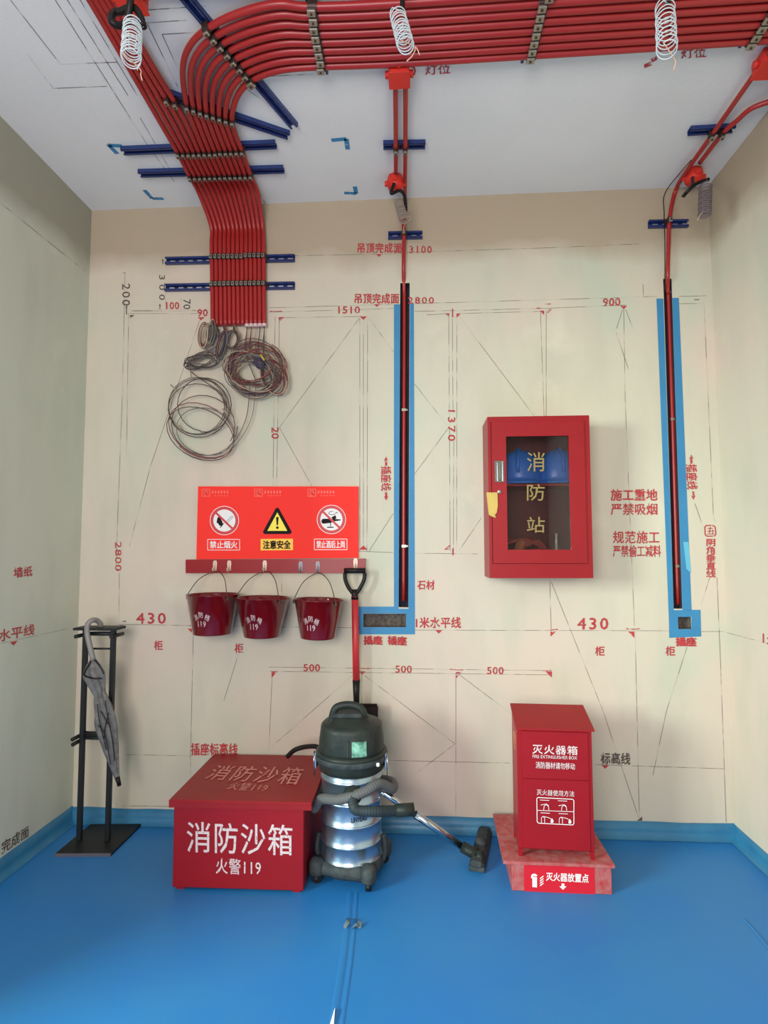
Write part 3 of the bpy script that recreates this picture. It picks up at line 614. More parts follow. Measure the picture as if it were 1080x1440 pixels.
mb = MB(); mb.tube([wy(366, 499, -.10), wy(372, 507, -.10)], .005, 6); mb.build('cable_tie', mat('yellow_tie', srgb(206, 180, 60), .5), th)
mb = MB()
for k in range(6): loopw(mb, 363+k % 3*2, 508+k, 7, 5, 1.3, -.085, 2, k, .0022, k)
mb.build('wire_twist', WC[5], th)
th = thing('cable_coil', 'small flattened hank of grey wire above the big loose coils', 'cable coil', wy(285, 510, -.03)); th['group'] = 'cable coils under the bundle'
for k in range(8):
    mb = MB(); loopw(mb, 284+random.uniform(-3, 3), 507+random.uniform(-2, 2), 20+random.uniform(-3, 3), 7+random.uniform(-2, 4), 1.8, -.04-.003*k, 2, 2.9+.2*k, .0024, -.45+.15*k/2, start=[wy(300+k, 462, -.034), wy(306, 485, -.045)]); mb.build('wire', WC[(0, 2, 4, 0, 3, 2, 0, 4)[k]], th)
for lab, cu, cv, ru, rv, mis in (('narrow hank of red and grey wire at the left edge of the bundle', 287, 472, 7, 17, (1, 0, 1, 3)), ('narrow hank of grey wire second from the left below the bundle', 296, 468, 6, 15, (0, 4, 3, 0)), ('slanting hank of blue-grey and red wire below the middle of the bundle', 312, 484, 7, 20, (0, 4, 1, 0, 5)), ('short hank of cream wire just right of the bundle middle', 327, 477, 9, 13, (3, 0, 4, 2))):
    th = thing('cable_coil', lab, 'cable coil', wy(cu, cv, -.03)); th['group'] = 'cable coils under the bundle'
    for k, mi in enumerate(mis*2):
        mb = MB(); loopw(mb, cu+k % 3-1, cv, ru*random.uniform(.6, 1), rv*random.uniform(.85, 1.05), 1.6, -.038-.004*k, 2, -1.57, .0026, .25 if cu > 300 else .12, start=[wy(max(300, cu+2), 455, -.034)]); mb.build('wire', WC[mi], th)

# ================================================================= SIGN, RAIL, BUCKETS, SHOVEL
M_SIGN = mat('sign_red', srgb(252, 46, 34), .75)
M_SIGND = mat('sign_print_red', srgb(205, 50, 56), .5); M_SIGNF = mat('sign_faint', srgb(250, 98, 84), .5)
M_YEL = mat('sign_yellow', srgb(250, 226, 70), .5); M_YEL2 = mat('sign_amber', srgb(252, 196, 60), .5); M_INK = mat('sign_black', srgb(20, 8, 8), .9)
th = thing('safety_sign', 'bright red safety board with three pictograms above the bucket rail', 'sign', wy(390, 786))
yS = -.012
A, B, Cc, Dd = wy(276, 786.5, yS), wy(504, 784.5, yS), wy(504, 684, yS), wy(278.5, 684, yS)
mb = MB(); mb.prism([A, B, Cc, Dd], (0, .011, 0)); mb.build('board', M_SIGN, th)
def sp(u, v, l=.001): return wy(u, v, yS-l)
def disc(mb, u, v, r, l, n=36, r0=0):
    ps = [sp(u+r*math.cos(a), v+r*math.sin(a), l) for a in [2*math.pi*i/n for i in range(n)]]
    if r0:
        qs = [sp(u+r0*math.cos(a), v+r0*math.sin(a), l) for a in [2*math.pi*i/n for i in range(n)]]
        mb.add(ps+qs, [(i, (i+1) % n, n+(i+1) % n, n+i) for i in range(n)])
    else: mb.add(ps, [tuple(range(n))])
def poly(mb, pts, l): mb.add([sp(u, v, l) for u, v in pts], [tuple(range(len(pts)))])
def bar(mb, a, b, w, l):
    a, b = V((a[0], a[1], 0)), V((b[0], b[1], 0)); n = (b-a).normalized(); n = V((-n.y, n.x, 0))*w/2; poly(mb, [(a-n)[:2], (b-n)[:2], (b+n)[:2], (a+n)[:2]], l)
for cu, cv, nm in ((315.5, 732, 'no'), (466, 730.5, 'dr')):
    mb = MB(); disc(mb, cu, cv, 20.5, .0008, r0=19.7); disc(mb, cu, cv, 16.5, .0008); mb.build('pictogram_disc', M_WHITE2, th)
    mb = MB()
    if nm == 'no':
        poly(mb, [(cu-10, cv-3), (cu-8, cv-6), (cu-6, cv-4), (cu-3, cv+1), (cu-2, cv+5), (cu-4, cv+8), (cu-7, cv+7), (cu-9, cv+4), (cu-11, cv+3)], .0012); bar(mb, (cu-6, cv+10), (cu-1, cv+4), 1.2, .0013)
        bar(mb, (cu+3, cv+1), (cu+10.5, cv-6.5), .5, .0013); bar(mb, (cu+4.5, cv+2.8), (cu+12, cv-5), .5, .0013); bar(mb, (cu+10.5, cv-6.5), (cu+12, cv-5), .5, .0013)
    else:
        poly(mb, [(cu-14, cv+1), (cu-12, cv-1), (cu-2, cv-1), (cu+5, cv-.5), (cu+13, cv-.2), (cu+13, cv+1.3), (cu+5, cv+2.5), (cu-2, cv+5), (cu-12, cv+6), (cu-14, cv+4)], .0012)
        bar(mb, (cu-1, cv+4), (cu-1.4, cv+10), 1, .0013); bar(mb, (cu-6, cv+11), (cu+3, cv+11), 1.4, .0013); poly(mb, [(cu, cv-3), (cu+6, cv-6), (cu+7, cv-1), (cu+2, cv)], .0013)
        for a in range(5): bar(mb, (cu+1+5*math.cos(a), cv-9+2.6*math.sin(a)), (cu+1+5*math.cos(a+1), cv-9+2.6*math.sin(a+1)), .7, .0014)
        bar(mb, (cu+6, cv-10), (cu+9, cv-9), 1, .0014)
    mb.build('pictogram_figure', M_INK, th)
    mb = MB(); disc(mb, cu, cv, 19.3, .0016, r0=15.6); bar(mb, (cu-12.5, cv-11.5), (cu+12, cv+12), 3, .0017); mb.build('prohibition_ring', M_SIGND, th)
def rtri(cx, ty, by, hw, rr, l, mb):
    cs = [(cx, ty), (cx+hw, by), (cx-hw, by)]; out = []
    for i, (x, y_) in enumerate(cs):
        a0 = [-150, -30, 90][i]
        for k in range(7): a = math.radians(a0+k*20); out.append((x+rr*math.cos(a), y_+rr*math.sin(a)))
    poly(mb, out, l)
mb = MB(); rtri(390, 717, 748, 17, 3, .0008, mb); mb.build('warning_triangle', M_INK, th)
mb = MB(); poly(mb, [(390, 720.5), (404, 746.5), (376, 746.5)], .0012); mb.build('warning_field', M_YEL, th)
mb = MB(); poly(mb, [(388.2, 727), (391.8, 727), (391, 738.5), (389, 738.5)], .0016); disc(mb, 390, 742, 1.9, .0016, 16); mb.build('exclamation_mark', M_INK, th)
mb = MB(); poly(mb, [(366.5, 758), (412, 757.5), (412, 773.5), (366.5, 774)], .0008); mb.build('caption_panel', M_YEL2, th)
mb = MB(); put_text(mb, '注意安全', (sp(370, 771.8), sp(408.5, 771.5), sp(408.5, 760), sp(370, 760.3)), 0, .035, 1, 1, .0006); mb.build('caption', M_INK, th)
for (u0, u1, v0, v1, s) in ((292, 337, 758.5, 773.5, '禁止烟火'), (442, 488, 758, 773, '禁止酒后上岗')):
    mb = MB()
    for a, b in (((u0, v0), (u1, v0)), ((u1, v0), (u1, v1)), ((u1, v1), (u0, v1)), ((u0, v1), (u0, v0))): bar(mb, a, b, .8, .001)
    put_text(mb, s, (sp(u0+3.2, v1-2.4), sp(u1-3.2, v1-2.4), sp(u1-3.2, v0+2.4), sp(u0+3.2, v0+2.4)), 0, .02, 1, 1, .0006)
    mb.build('caption', M_WHITE2, th)
mb = MB()
for u in (284, 358, 433):
    for a, b in (((u, 688), (u+11, 688)), ((u+11, 688), (u+11, 698)), ((u+11, 698), (u, 698)), ((u, 698), (u, 688)), ((u+2, 691), (u+9, 690)), ((u+2, 694), (u+9, 693)), ((u+3, 697), (u+9, 690)), ((u+6, 689), (u+5, 697))): bar(mb, a, b, 1.0, .001)
    for k in range(6): bar(mb, (u+15+k*4.2, 690), (u+15+k*4.2, 694), 2.2, .001)
    for k in range(5): bar(mb, (u+18+k*4.2, 697), (u+20+k*4.2, 697), 1.2, .001)
mb.build('faint_header', M_SIGNF, th)

th = thing('hook_rail', 'dark red painted board with metal hooks under the safety sign', 'rail', wy(388, 806))
yR = -.020; mb = MB(); mb.prism([wy(261, 806, yR), wy(513, 806, yR), wy(513.5, 785.5, yR), wy(261, 787, yR)], (0, .0195, 0)); mb.build('board', M_RED, th)
M_HOOKS = [mat('hook_zinc', srgb(212, 186, 168), .45, .3), mat('hook_grey', srgb(140, 136, 142), .45, .3)]
hooks = [302.5, 322.5, 372.5, 423, 447, 500]
for i, u in enumerate(hooks):
    v = 796 if i < 3 else 797.5
    if i == 5: v = 793
    p = wy(u, v, yR); mb = MB(); mb.prism([p+V((x, 0, z)) for x, z in ((-.008, -.024), (.008, -.024), (.011, .016), (.007, .029), (-.007, .029), (-.011, .016))], (0, -.003, 0))
    mb.tube(spline([p+V((0, -.004, .004)), p+V((0, -.010, -.012)), p+V((0, -.020, -.026)), p+V((0, -.032, -.022)), p+V((0, -.036, -.008))], 5), .0035, 8)
    mb.box(p+V((0, -.005, .015)), (.006, .004, .006), bev=.001); mb.box(p+V((0, -.005, -.010)), (.005, .004, .005), bev=.001)
    mb.build('hook', M_HOOKS[0 if i < 3 or i == 5 else 1], th)

def bucket(label, ul, ur, vt, ubl, ubr, vb, hu, hv, tilt):
    yc = -.145; a, b = wy(ul, vt, yc), wy(ur, vt, yc); c2, d2 = wy(ubl, vb, yc), wy(ubr, vb, yc)
    top = (a+b)/2; bot = (c2+d2)/2; rt = (b-a).length/2; rb = (d2-c2).length/2; h = (top-bot).length*.97
    ax = (top-bot).normalized(); xx = (b-a).normalized(); xx = (xx-ax*xx.dot(ax)).normalized(); yy = ax.cross(xx)
    X = Matrix((xx, yy, ax)).transposed().to_4x4(); X.translation = bot
    th = thing('fire_bucket', label, 'bucket', bot, 'fire buckets on the hook rail')
    mb = MB(); mb.X = X; rt *= .98
    mb.lathe([(0, .006), (rb-.004, .004), (rb, 0), (rb+.001, .004), (rt, h), (rt+.004, h+.001), (rt+.004, h-.006), (rt+.0005, h-.008)][:6]+[(rt+.003, h+.005), (rt-.002, h+.004), (rt-.003, h-.002), (rb-.002, .012), (0, .010)], (0, 0, 0), 40, cap=False)
    mb.build('shell', M_BUCKET, th)
    hk = wy(hu, hv, yR-.024)
    el, er = X @ V((-rt-.004, .0, h-.012)), X @ V((rt*.80, -rt*.62, h-.012))
    mb = MB(); top_ = hk; l1 = el.lerp(top_, .55)+V((-.022, 0, .016)); r1 = er.lerp(top_, .55)+V((.022, 0, .016))
    mb.tube(spline([el, el+V((.004, 0, .02)), l1, top_+V((-.028, 0, -.010)), top_, top_+V((.028, 0, -.010)), r1, er+V((-.004, 0, .02)), er], 7), .0022, 8); mb.build('bail', mat('bail_wire', srgb(96, 84, 78), .35, .8), th)
    mb = MB()
    for e in (el, er): mb.box(e, (.012, .008, .018), bev=.002)
    mb.build('ear', M_DARK, th)
    # arched lettering wrapped on the shell
    def shellp(ang, z, r=0):                   # angle from the front, z up the shell
        rr = rb+(rt-rb)*z/h+.0012+r; return X @ V((rr*math.sin(ang), -rr*math.cos(ang), z))
    mb = MB(); sa = -.34 if tilt == 0 else tilt
    for s, ca, cz_, rot_ in (('消', -.27, .090, .45), ('防', 0, .103, 0), ('桶', .27, .090, -.45)):
        vs, fs = glyphs(s, 0); out = []
        for x, y_ in vs:
            x0, y0 = (x-.5)*.026, (y_-.5)*.029; xr = x0*math.cos(rot_)-y0*math.sin(rot_); yr = x0*math.sin(rot_)+y0*math.cos(rot_); out.append(shellp(sa+ca+xr/rt, cz_+yr))
        mb.add(out, fs)
    vs, fs = glyphs('119', 0); mb.add([shellp(sa+(x-.5)*.050/rt+.01, .045+y_*.028) for x, y_ in vs], fs)
    mb.build('lettering', M_WHITE, th)
bucket('red fire bucket at the left end of the rail', 264, 335, 835, 273, 324, 891, 302.5, 803, -.16)
bucket('red fire bucket in the middle of the rail', 332, 407, 839.5, 344, 392, 895, 372.5, 803, -.12)
bucket('red fire bucket nearest the shovel', 414, 483, 842, 423, 470, 897, 447, 806, -.18)

# shovel
th = thing('shovel', 'shovel with black D-grip and red shaft hanging from the rail above the vacuum cleaner', 'shovel', wy(500, 1060, -.06))
yH = -.062; s_ = lambda u, v, y=yH: wy(u, v, y)
mb = MB(); mb.tube(spline([s_(485, 806), s_(485.5, 815), s_(490, 826), s_(496, 834)], 5), .010, 10); mb.tube(spline([s_(513, 806), s_(512, 815), s_(507, 826), s_(501.5, 834)], 5), .010, 10)
mb.tube([s_(484, 802.5), s_(514, 802.5)], .013, 12); mb.tube([s_(499, 829), s_(499, 843)], .017, 12, rf=lambda t: .015+.004*t); mb.build('d_grip', M_BLACK, th)
MB().tube([s_(499, 838), s_(500, 900), s_(501, 960)], .0175, 14).build('shaft', mat('shovel_red', srgb(200, 48, 52), .4, var=.1), th)
mb = MB(); mb.tube([s_(501, 956), s_(501, 975), s_(501.5, 1000)], .018, 12, rf=lambda t: .019-.006*t); mb.box(s_(501, 964, yH-.019), (.008, .005, .008), bev=.001); mb.build('socket', M_BLACK, th)
vs = []; fs = []; nx, nz = 12, 8
for j in range(nz+1):
    for i in range(nx+1):
        x = i/nx*2-1; z = j/nz; taper = 1-.25*max(0, z-.6)*2; p = s_(501.5, 992+85*z, yH); w_ = .107*taper
        vs.append(V((p.x+x*w_, yH-.012+.020*x*x*0-.018*x*x+.02, p.z-.02*(1-abs(x))*(z > .95))))
for j in range(nz):
    for i in range(nx): k = j*(nx+1)+i; fs.append((k, k+1, k+nx+2, k+nx+1))
mb = MB(); mb.add(vs, fs, True); mb.add([v+V((0, .003, 0)) for v in vs], [f[::-1] for f in fs], True); mb.box(s_(501.5, 991, yH-.008), (.205, .012, .012), bev=.003)
mb.build('blade', mat('shovel_blade', srgb(40, 26, 24), .35, .4), th)

# ================================================================= FIRE CABINET
yF = -.215
fl, fr, ft, fb = wy(687, 700, yF).x, wy(831.5, 700, yF).x, wy(760, 585, yF).z, wy(760, 813, yF).z
th = thing('fire_cabinet', 'red wall-mounted fire cabinet with a glazed door', 'cabinet', ((fl+fr)/2, 0, fb))
tk = .012; mb = MB()
yb_ = (yF+.012-.002)/2; lb = -yF-.014; mb.box((fl+tk/2, yb_, (ft+fb)/2), (tk, lb, ft-fb)); mb.box((fr-tk/2, yb_, (ft+fb)/2), (tk, lb, ft-fb))
mb.box(((fl+fr)/2, yb_, ft-tk/2), (fr-fl-2*tk, lb, tk)); mb.box(((fl+fr)/2, yb_, fb+tk/2), (fr-fl-2*tk, lb, tk)); mb.box(((fl+fr)/2, -.008, (ft+fb)/2), (fr-fl-2*tk, .008, ft-fb-2*tk))
dl, dr, dt, db = wy(692, 700, yF).x, wy(823, 700, yF).x, wy(760, 593, yF).z, wy(760, 792, yF).z
zc = (ft+fb)/2; yf2 = yF+.006
for x0, x1, z0, z1 in ((fl, dl-.002, fb, ft), (dr+.002, fr, fb, ft), (dl-.002, dr+.002, dt+.002, ft), (dl-.002, dr+.002, fb, db-.002)): mb.box(((x0+x1)/2, yf2, (z0+z1)/2), (x1-x0, .012, z1-z0))
mb.build('body', M_RED, th)
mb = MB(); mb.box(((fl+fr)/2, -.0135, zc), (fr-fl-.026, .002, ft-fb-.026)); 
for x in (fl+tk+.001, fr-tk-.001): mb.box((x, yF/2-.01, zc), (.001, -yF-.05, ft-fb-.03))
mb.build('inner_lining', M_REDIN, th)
gl, gr, gt, gb = wy(712.5, 700, yF).x, wy(801, 700, yF).x, wy(757, 613.5, yF).z, wy(757, 773, yF).z
mb = MB(); yd = yF-.001
for x0, x1, z0, z1 in ((dl, gl, db, dt), (gr, dr, db, dt), (gl, gr, gt, dt), (gl, gr, db, gb)): mb.box(((x0+x1)/2, yd, (z0+z1)/2), (x1-x0+.0001, .014, z1-z0+.0001))
door = mb.build('door', M_RED, th)
gm = bpy.data.materials.new('cabinet_glass'); gm.use_nodes = True; nt = gm.node_tree; nt.nodes.remove(nt.nodes['Principled BSDF'])
tb = nt.nodes.new('ShaderNodeBsdfTransparent'); tb.inputs[0].default_value = (.86, .84, .86, 1); gb_ = nt.nodes.new('ShaderNodeBsdfGlossy'); gb_.inputs['Roughness'].default_value = .01
fz_ = nt.nodes.new('ShaderNodeFresnel'); fz_.inputs[0].default_value = 1.45; mxs = nt.nodes.new('ShaderNodeMixShader'); nt.links.new(fz_.outputs[0], mxs.inputs[0]); nt.links.new(tb.outputs[0], mxs.inputs[1]); nt.links.new(gb_.outputs[0], mxs.inputs[2]); nt.links.new(mxs.outputs[0], nt.nodes['Material Output'].inputs[0])
mb = MB(); mb.box(((gl+gr)/2, yF+.001, (gt+gb)/2), (gr-gl+.006, .004, gt-gb+.006)); mb.build('glass_pane', gm, door)
M_GOLD = mat('gold_lettering', srgb(140, 116, 66), .5)
for s, v0, v1 in (('消', 636, 663), ('防', 681, 704), ('站', 727, 749)):
    mb = MB(); put_text(mb, s, [wy(741, v1, yF-.002), wy(766, v1, yF-.002), wy(766, v0, yF-.002), wy(741, v0, yF-.002)], 0, .006, lift=.001); mb.build('lettering', M_GOLD, door)
p = wy(702.5, 663, yF-.008); mb = MB(); mb.box(p, (.046, .005, .105), bev=.002); mb.box(p+V((-.002, -.006, 0)), (.018, .010, .088), bev=.003); mb.box(p+V((.016, -.004, 0)), (.006, .006, .09)); mb.build('door_latch', M_CHROME, door)
p = wy(702, 691.5, yF-.008); mb = MB(); mb.X = Matrix.Translation(p) @ Matrix.Rotation(math.pi/2, 4, 'X'); mb.lathe([(.010, 0), (.010, .004), (.006, .006), (0, .006)], (0, 0, 0), 16); mb.build('keyhole', M_ZINC, door)
zs = wy(757, 683, yF+.06).z
mb = MB(); mb.box(((fl+fr)/2, yF/2-.003, zs), (fr-fl-.03, -yF-.05, .010)); mb.build('shelf', M_RED2, th)
# torn yellow card on the edge of the door
pts = [(684, 692.5), (699.5, 692.5), (700, 712), (698.5, 721), (696, 724), (697.5, 728), (693, 727), (687.5, 724), (686, 712)]
mb = MB(); mb.prism([wy(u, v, yF-.013) for u, v in pts], (0, .0015, 0)); tag(mb.build('paper_tag', mat('yellow_card', srgb(206, 172, 92), .8, var=.15, vscale=30)), 'torn yellow card stuck over the left edge of the fire cabinet door', 'tag')
# helmets and rope inside
M_HEL = mat('helmet_blue', srgb(36, 116, 200), .3)
def helmet(label, u, rz, K=1.22):
    x = wy(u, 660, yF+.09).x; base = V((x, yF+.105, zs+.005)); th = thing('safety_helmet', label, 'helmet', base, 'blue helmets on the cabinet shelf')
    mb = MB(); mb.X = Matrix.Translation(base) @ Matrix.Rotation(rz, 4, 'Z') @ Matrix.Diagonal((K, .95, K*1.02, 1))
    mb.lathe([(.082, .010), (.086, .030), (.084, .07), (.072, .105), (.048, .130), (.02, .140), (0, .141)], (0, 0, 0), 28); mb.tube([V((0, -.086, .045)), V((0, -.075, .10)), V((0, -.035, .142)), V((0, .035, .142)), V((0, .075, .10))], .008, 8); mb.build('shell', M_HEL, th)
    mb = MB(); mb.X = Matrix.Translation(base) @ Matrix.Rotation(rz, 4, 'Z') @ Matrix.Diagonal((K, .95, K*1.02, 1)); mb.lathe([(.078, .004), (.096, .002), (.098, .006), (.082, .016)], (0, 0, 0), 28, cap=False, sq=lambda a, z: 1+(.10 if math.sin(a) < -.6 else 0)); mb.build('brim', M_HEL, th)
helmet('blue safety helmet at the left of the cabinet shelf', 731, -.25); 
helmet('blue safety helmet at the right of the cabinet shelf', 786, .1)
th = thing('rope_coil', 'coiled red-brown rope with a tan wrap on the cabinet floor', 'rope', ((gl+gr)/2, yF+.09, fb+tk))
zr = wy(757, 766, yF+.05).z; mb = MB()
for k in range(12):
    z = fb+tk+.012+.0095*k; mb.tube([V(((gl+gr)/2+(.125-.006*k)*math.cos(a)-.01, yF+.1+.055*math.sin(a), z+.006*math.sin(3*a+k))) for a in [2*math.pi*i/30 for i in range(30)]], .0085, 8, closed=True)
for k in range(5): mb.tube(spline([V((gl+.0, yF+.05+.01*k, zr+.004+.010*k)), V((gl+.09, yF+.04, zr+.028-.008*k)), V((gl+.15, yF+.04, zr-.005+.006*k)), V((gl+.20, yF+.05, zr-.03))], 6), .0075, 8)
mb.build('rope', mat('rope_brown', srgb(150, 62, 50), .8, var=.3, vscale=60), th)
mb = MB(); mb.box((gl+.07, yF+.055, zr-.01), (.05, .05, .09), Matrix.Rotation(.35, 3, 'Y'), bev=.015); mb.build('wrap', mat('tan_wrap', srgb(150, 88, 50), .7), th)
th = thing('fire_nozzle', 'small metal hose nozzle at the right on the cabinet floor', 'nozzle', (gr-.05, yF+.06, fb+tk)); mb = MB(); mb.lathe([(.018, 0), (.018, .03), (.011, .05), (.009, .10), (.012, .11), (.012, .115)], (gr-.055, yF+.05, fb+tk+.085), 14); mb.build('nozzle', M_ZINC, th)
mb = MB(); mb.lathe([(.024, 0), (.026, .01), (.026, .075), (.020, .09)], (gr-.055, yF+.05, fb+tk), 14); mb.build('coupling', M_DARK, th)

# ================================================================= SAND BOX
A = fz(242, 1252); B = fz(426.5, 1257.5); ex = (B-A); wd = ex.length; ex.normalize(); ey = V((-ex.y, ex.x, 0)); dep = min(-A.y, -B.y)-.03
h = zat(A, 1124)-.012
X = Matrix((ex, ey, V((0, 0, 1)))).transposed().to_4x4(); X.translation = A
th = thing('sand_box', 'large red metal fire sand box with white lettering on the floor', 'box', A)
mb = MB(); mb.X = X; mb.box((wd/2, dep/2, h/2+.006), (wd, dep, h-.012), bev=.003)
for x in (.03, wd-.03):
    for y_ in (.03, dep-.03): mb.box((x, y_, .006), (.035, .035, .012))
mb.build('body', M_RED, th)
mb = MB(); mb.X = X; mb.box((wd/2+.009, dep/2-.004, h+.008), (wd+.052, dep+.02, .016), bev=.003); mb.box((wd/2+.009, -.011, h-.003), (wd+.050, .004, .026)); lid = mb.build('lid', M_RED2, th)
zl = h+.017
def bq(u0, v0, u1, v1, dv):  # on the front
    n = X.to_3x3() @ V((0, -1, 0)); return [onp(u, v, A, n) for u, v in ((u0, v1), (u1, v1+dv), (u1, v0+dv), (u0, v0))]
mb = MB(); put_text(mb, '消防沙箱', bq(263, 1155, 411, 1198, 5), 0, .006, 1.08, 1, .0016); put_text(mb, '火警119', bq(304, 1206, 367, 1228, 3), 0, .005, 1.05, 1, .0016); mb.build('lettering', M_WHITE, th)
mb = MB(); g = lambda u, v: fz(u, v, zl)
put_text(mb, '消防沙箱', [g(286, 1096), g(417, 1104), g(429, 1080), g(306, 1076)], 0, .004, 1.15, 1, .0008); put_text(mb, '火警119', [g(318, 1110), g(372, 1114), g(380, 1103), g(327, 1100)], 0, .002, 1.05, 1, .0008)
mb.build('lettering', mat('faded_print', srgb(222, 138, 126), .5, wear=.1, wscale=60), th)

# ================================================================= EXTINGUISHER BOX ON ITS PLINTH
A = fz(720, 1252.5); B = fz(861, 1258.5); ex = (B-A); wd = ex.length; ex.normalize(); ey = V((-ex.y, ex.x, 0)); 
X = Matrix((ex, ey, V((0, 0, 1)))).transposed().to_4x4(); X.translation = A; hb = zat(A, 1209); dep = -A.y-.06
M_PL = mat('worn_red_plinth', srgb(176, 44, 50), .7, col2=srgb(176, 112, 110), vscale=26, bump=.3, bscale=70)
th = thing('plinth_box', 'low worn red plinth with an extinguisher-point label, under the extinguisher box', 'plinth', A)
mb = MB(); mb.X = X; mb.box((wd/2, dep/2, (hb-.012)/2), (wd, dep, hb-.012), bev=.002); mb.build('body', M_PL, th)
mb = MB(); mb.X = X; mb.prism([V((-.035, -.012, hb-.012)), V((wd+.010, -.012, hb-.012)), V((wd+.004, dep, hb-.012)), V((-.030, dep, hb-.012))], (0, 0, .012)); mb.build('top_board', M_PL, th)
nf = X.to_3x3() @ V((0, -1, 0)); pq = lambda u, v, l=0: onp(u, v, A, nf)+nf*l
mb = MB(); mb.add([pq(737, 1253, .001), pq(837, 1258, .001), pq(836, 1220, .001), pq(736.5, 1214, .001)], [(0, 1, 2, 3)]); mb.build('label_panel', mat('label_red', srgb(208, 30, 44), .35), th)
mb = MB(); put_text(mb, '灭火器放置点', [pq(768, 1238), pq(827.5, 1241), pq(827.5, 1229), pq(768, 1226.5)], 0, .02, 1, 1, .002)
def pp(pts): mb.add([pq(u, v, .002) for u, v in pts], [tuple(range(len(pts)))])
pp([(748.5, 1233), (755, 1233), (755, 1247.5), (748.5, 1247)]); pp([(747, 1231), (748, 1229), (752, 1228), (756, 1231), (753, 1232.2), (750, 1231.6), (748, 1235), (746.5, 1234)])
for k in range(4): pp([(759, 1234.5+k*3.3), (764, 1231+k*3.3), (764.5, 1232+k*3.3), (759.5, 1236+k*3.3)])
pp([(789.5, 1242), (793.5, 1242.2), (793.5, 1246), (796.5, 1246), (791.5, 1251), (786.5, 1246), (789.5, 1246)]); mb.build('lettering', M_WHITE2, th)
# box
a = fz(729.5, 1204, hb); b = fz(836.5, 1209.5, hb); ex = b-a; wd = ex.length; ex.normalize(); ey = V((-ex.y, ex.x, 0)); dd = .175
X = Matrix((ex, ey, V((0, 0, 1)))).transposed().to_4x4(); X.translation = a
hh = zat(a, 1023)-hb; lift = zat(a, 1193)-hb
th = thing('extinguisher_box', 'tall red fire extinguisher box with sloping lid standing on the plinth', 'box', a)
mb = MB(); mb.X = X
mb.box((wd/2, dd/2, (hh+lift)/2), (wd, dd, hh-lift), bev=.002)
sd = [V((0, 0, lift)), V((.018, 0, lift)), V((.014, 0, 0)), V((0, 0, 0))]
for x in (0, wd):
    for y_ in (0, dd-.014):
        s = 1 if x == 0 else -1; mb.prism([V((x, y_, lift)), V((x+s*.020, y_, lift)), V((x+s*.014, y_, .0)), V((x, y_, 0))], (0, .014, 0))
hb2 = .045
mb.prism([V((0, 0, hh)), V((0, dd, hh)), V((0, dd, hh+hb2))], (wd, 0, 0)); mb.build('body', M_RED, th)
mb = MB(); mb.X = X; sl = hb2/dd; o1 = .018
mb.prism([V((-.006, -o1, hh-sl*o1+.001)), V((wd+.008, -o1, hh-sl*o1+.001)), V((wd+.008, dd+.004, hh+hb2+.002)), V((-.006, dd+.004, hh+hb2+.002))], (0, 0, .008)); mb.build('lid', M_RED2, th)
nf = X.to_3x3() @ V((0, -1, 0)); pq = lambda u, v, l=0: onp(u, v, a, nf)+nf*l
zd = zat(a, 1094)-hb
for z0, z1, nm in ((lift+.004, zd-.001, 'lower_door'), (zd+.001, hh-.012, 'upper_door')):
    mb = MB(); mb.X = X; mb.box((wd/2+.002, -.0025, (z0+z1)/2), (wd-.036, .005, z1-z0), bev=.0015); mb.build(nm, M_RED, th)
def L(u, v): return pq(u, v, .006)
mb = MB(); put_text(mb, '灭火器箱', [L(748.5, 1059), L(811.5, 1061), L(811.5, 1048.5), L(748.5, 1046)], 0, .015, 1.12, 1, .001); put_text(mb, 'FIRE EXTINGUISHER BOX', [L(748.5, 1065), L(811, 1067.3), L(811, 1062.8), L(748.5, 1060.5)], 0, .01, 1, 1, .001)
put_text(mb, '消防器材请勿移动', [L(753, 1079.5), L(808, 1081.5), L(808, 1072.5), L(753, 1070)], 0, .01, 1, 1, .001); put_text(mb, '灭火器使用方法', [L(754.5, 1117), L(807, 1119.5), L(807, 1111.5), L(754.5, 1109)], 0, .008, 1.05, 1, .001)
mb.build('lettering', M_WHITE, th)
mb = MB()
def ln2(p, w=.0016):
    for q, r in zip(p, p[1:]):
        q, r = L(*q), L(*r); t = (r-q).normalized(); n = t.cross(nf)*w/2; mb.add([q-n+nf*.001, r-n+nf*.001, r+n+nf*.001, q+n+nf*.001], [(0, 1, 2, 3)])
ln2([(756, 1120.5), (805, 1123), (806.5, 1125), (806.5, 1157), (805, 1159), (757, 1156.5), (755, 1154.5), (754.5, 1122), (756, 1120.5)], .0028); ln2([(755, 1138.5), (806.5, 1140.5)], .002)
for cu, cv in ((765, 1124), (790, 1125), (766, 1142), (791, 1143)): ln2([(cu-6, cv), (cu+7, cv+.6)], .002)
for cu, cv in ((768, 1134), (793, 1135)): ln2([(cu-4, cv+4), (cu-3, cv-2), (cu, cv-3.5), (cu+3, cv-1), (cu+3.5, cv+4)], .002); ln2([(cu-8, cv-3), (cu, cv-4.5), (cu+3, cv-2)], .002)
for cu, cv in ((763, 1150), (788, 1151)): ln2([(cu-2, cv+6), (cu-2, cv-1), (cu, cv-3), (cu+2.5, cv-1), (cu+2.5, cv+6)], .002); ln2([(cu+1, cv-3), (cu+9, cv-1), (cu+12, cv+1)], .002); mb.add([L(cu+11, cv+6)+nf*.001, L(cu+14.5, cv+6)+nf*.001, L(cu+15, cv+3)+nf*.001, L(cu+12.8, cv-.5)+nf*.001, L(cu+11, cv+3)+nf*.001], [(0, 1, 2, 3, 4)])
mb.build('instruction_pictograms', M_WHITE2, th)
mb = MB(); mb.X = X; q0 = [V((-.001, y_, z)) for y_, z in ((.05, hh*.80), (.10, hh*.80), (.10, hh*.92), (.05, hh*.92))]
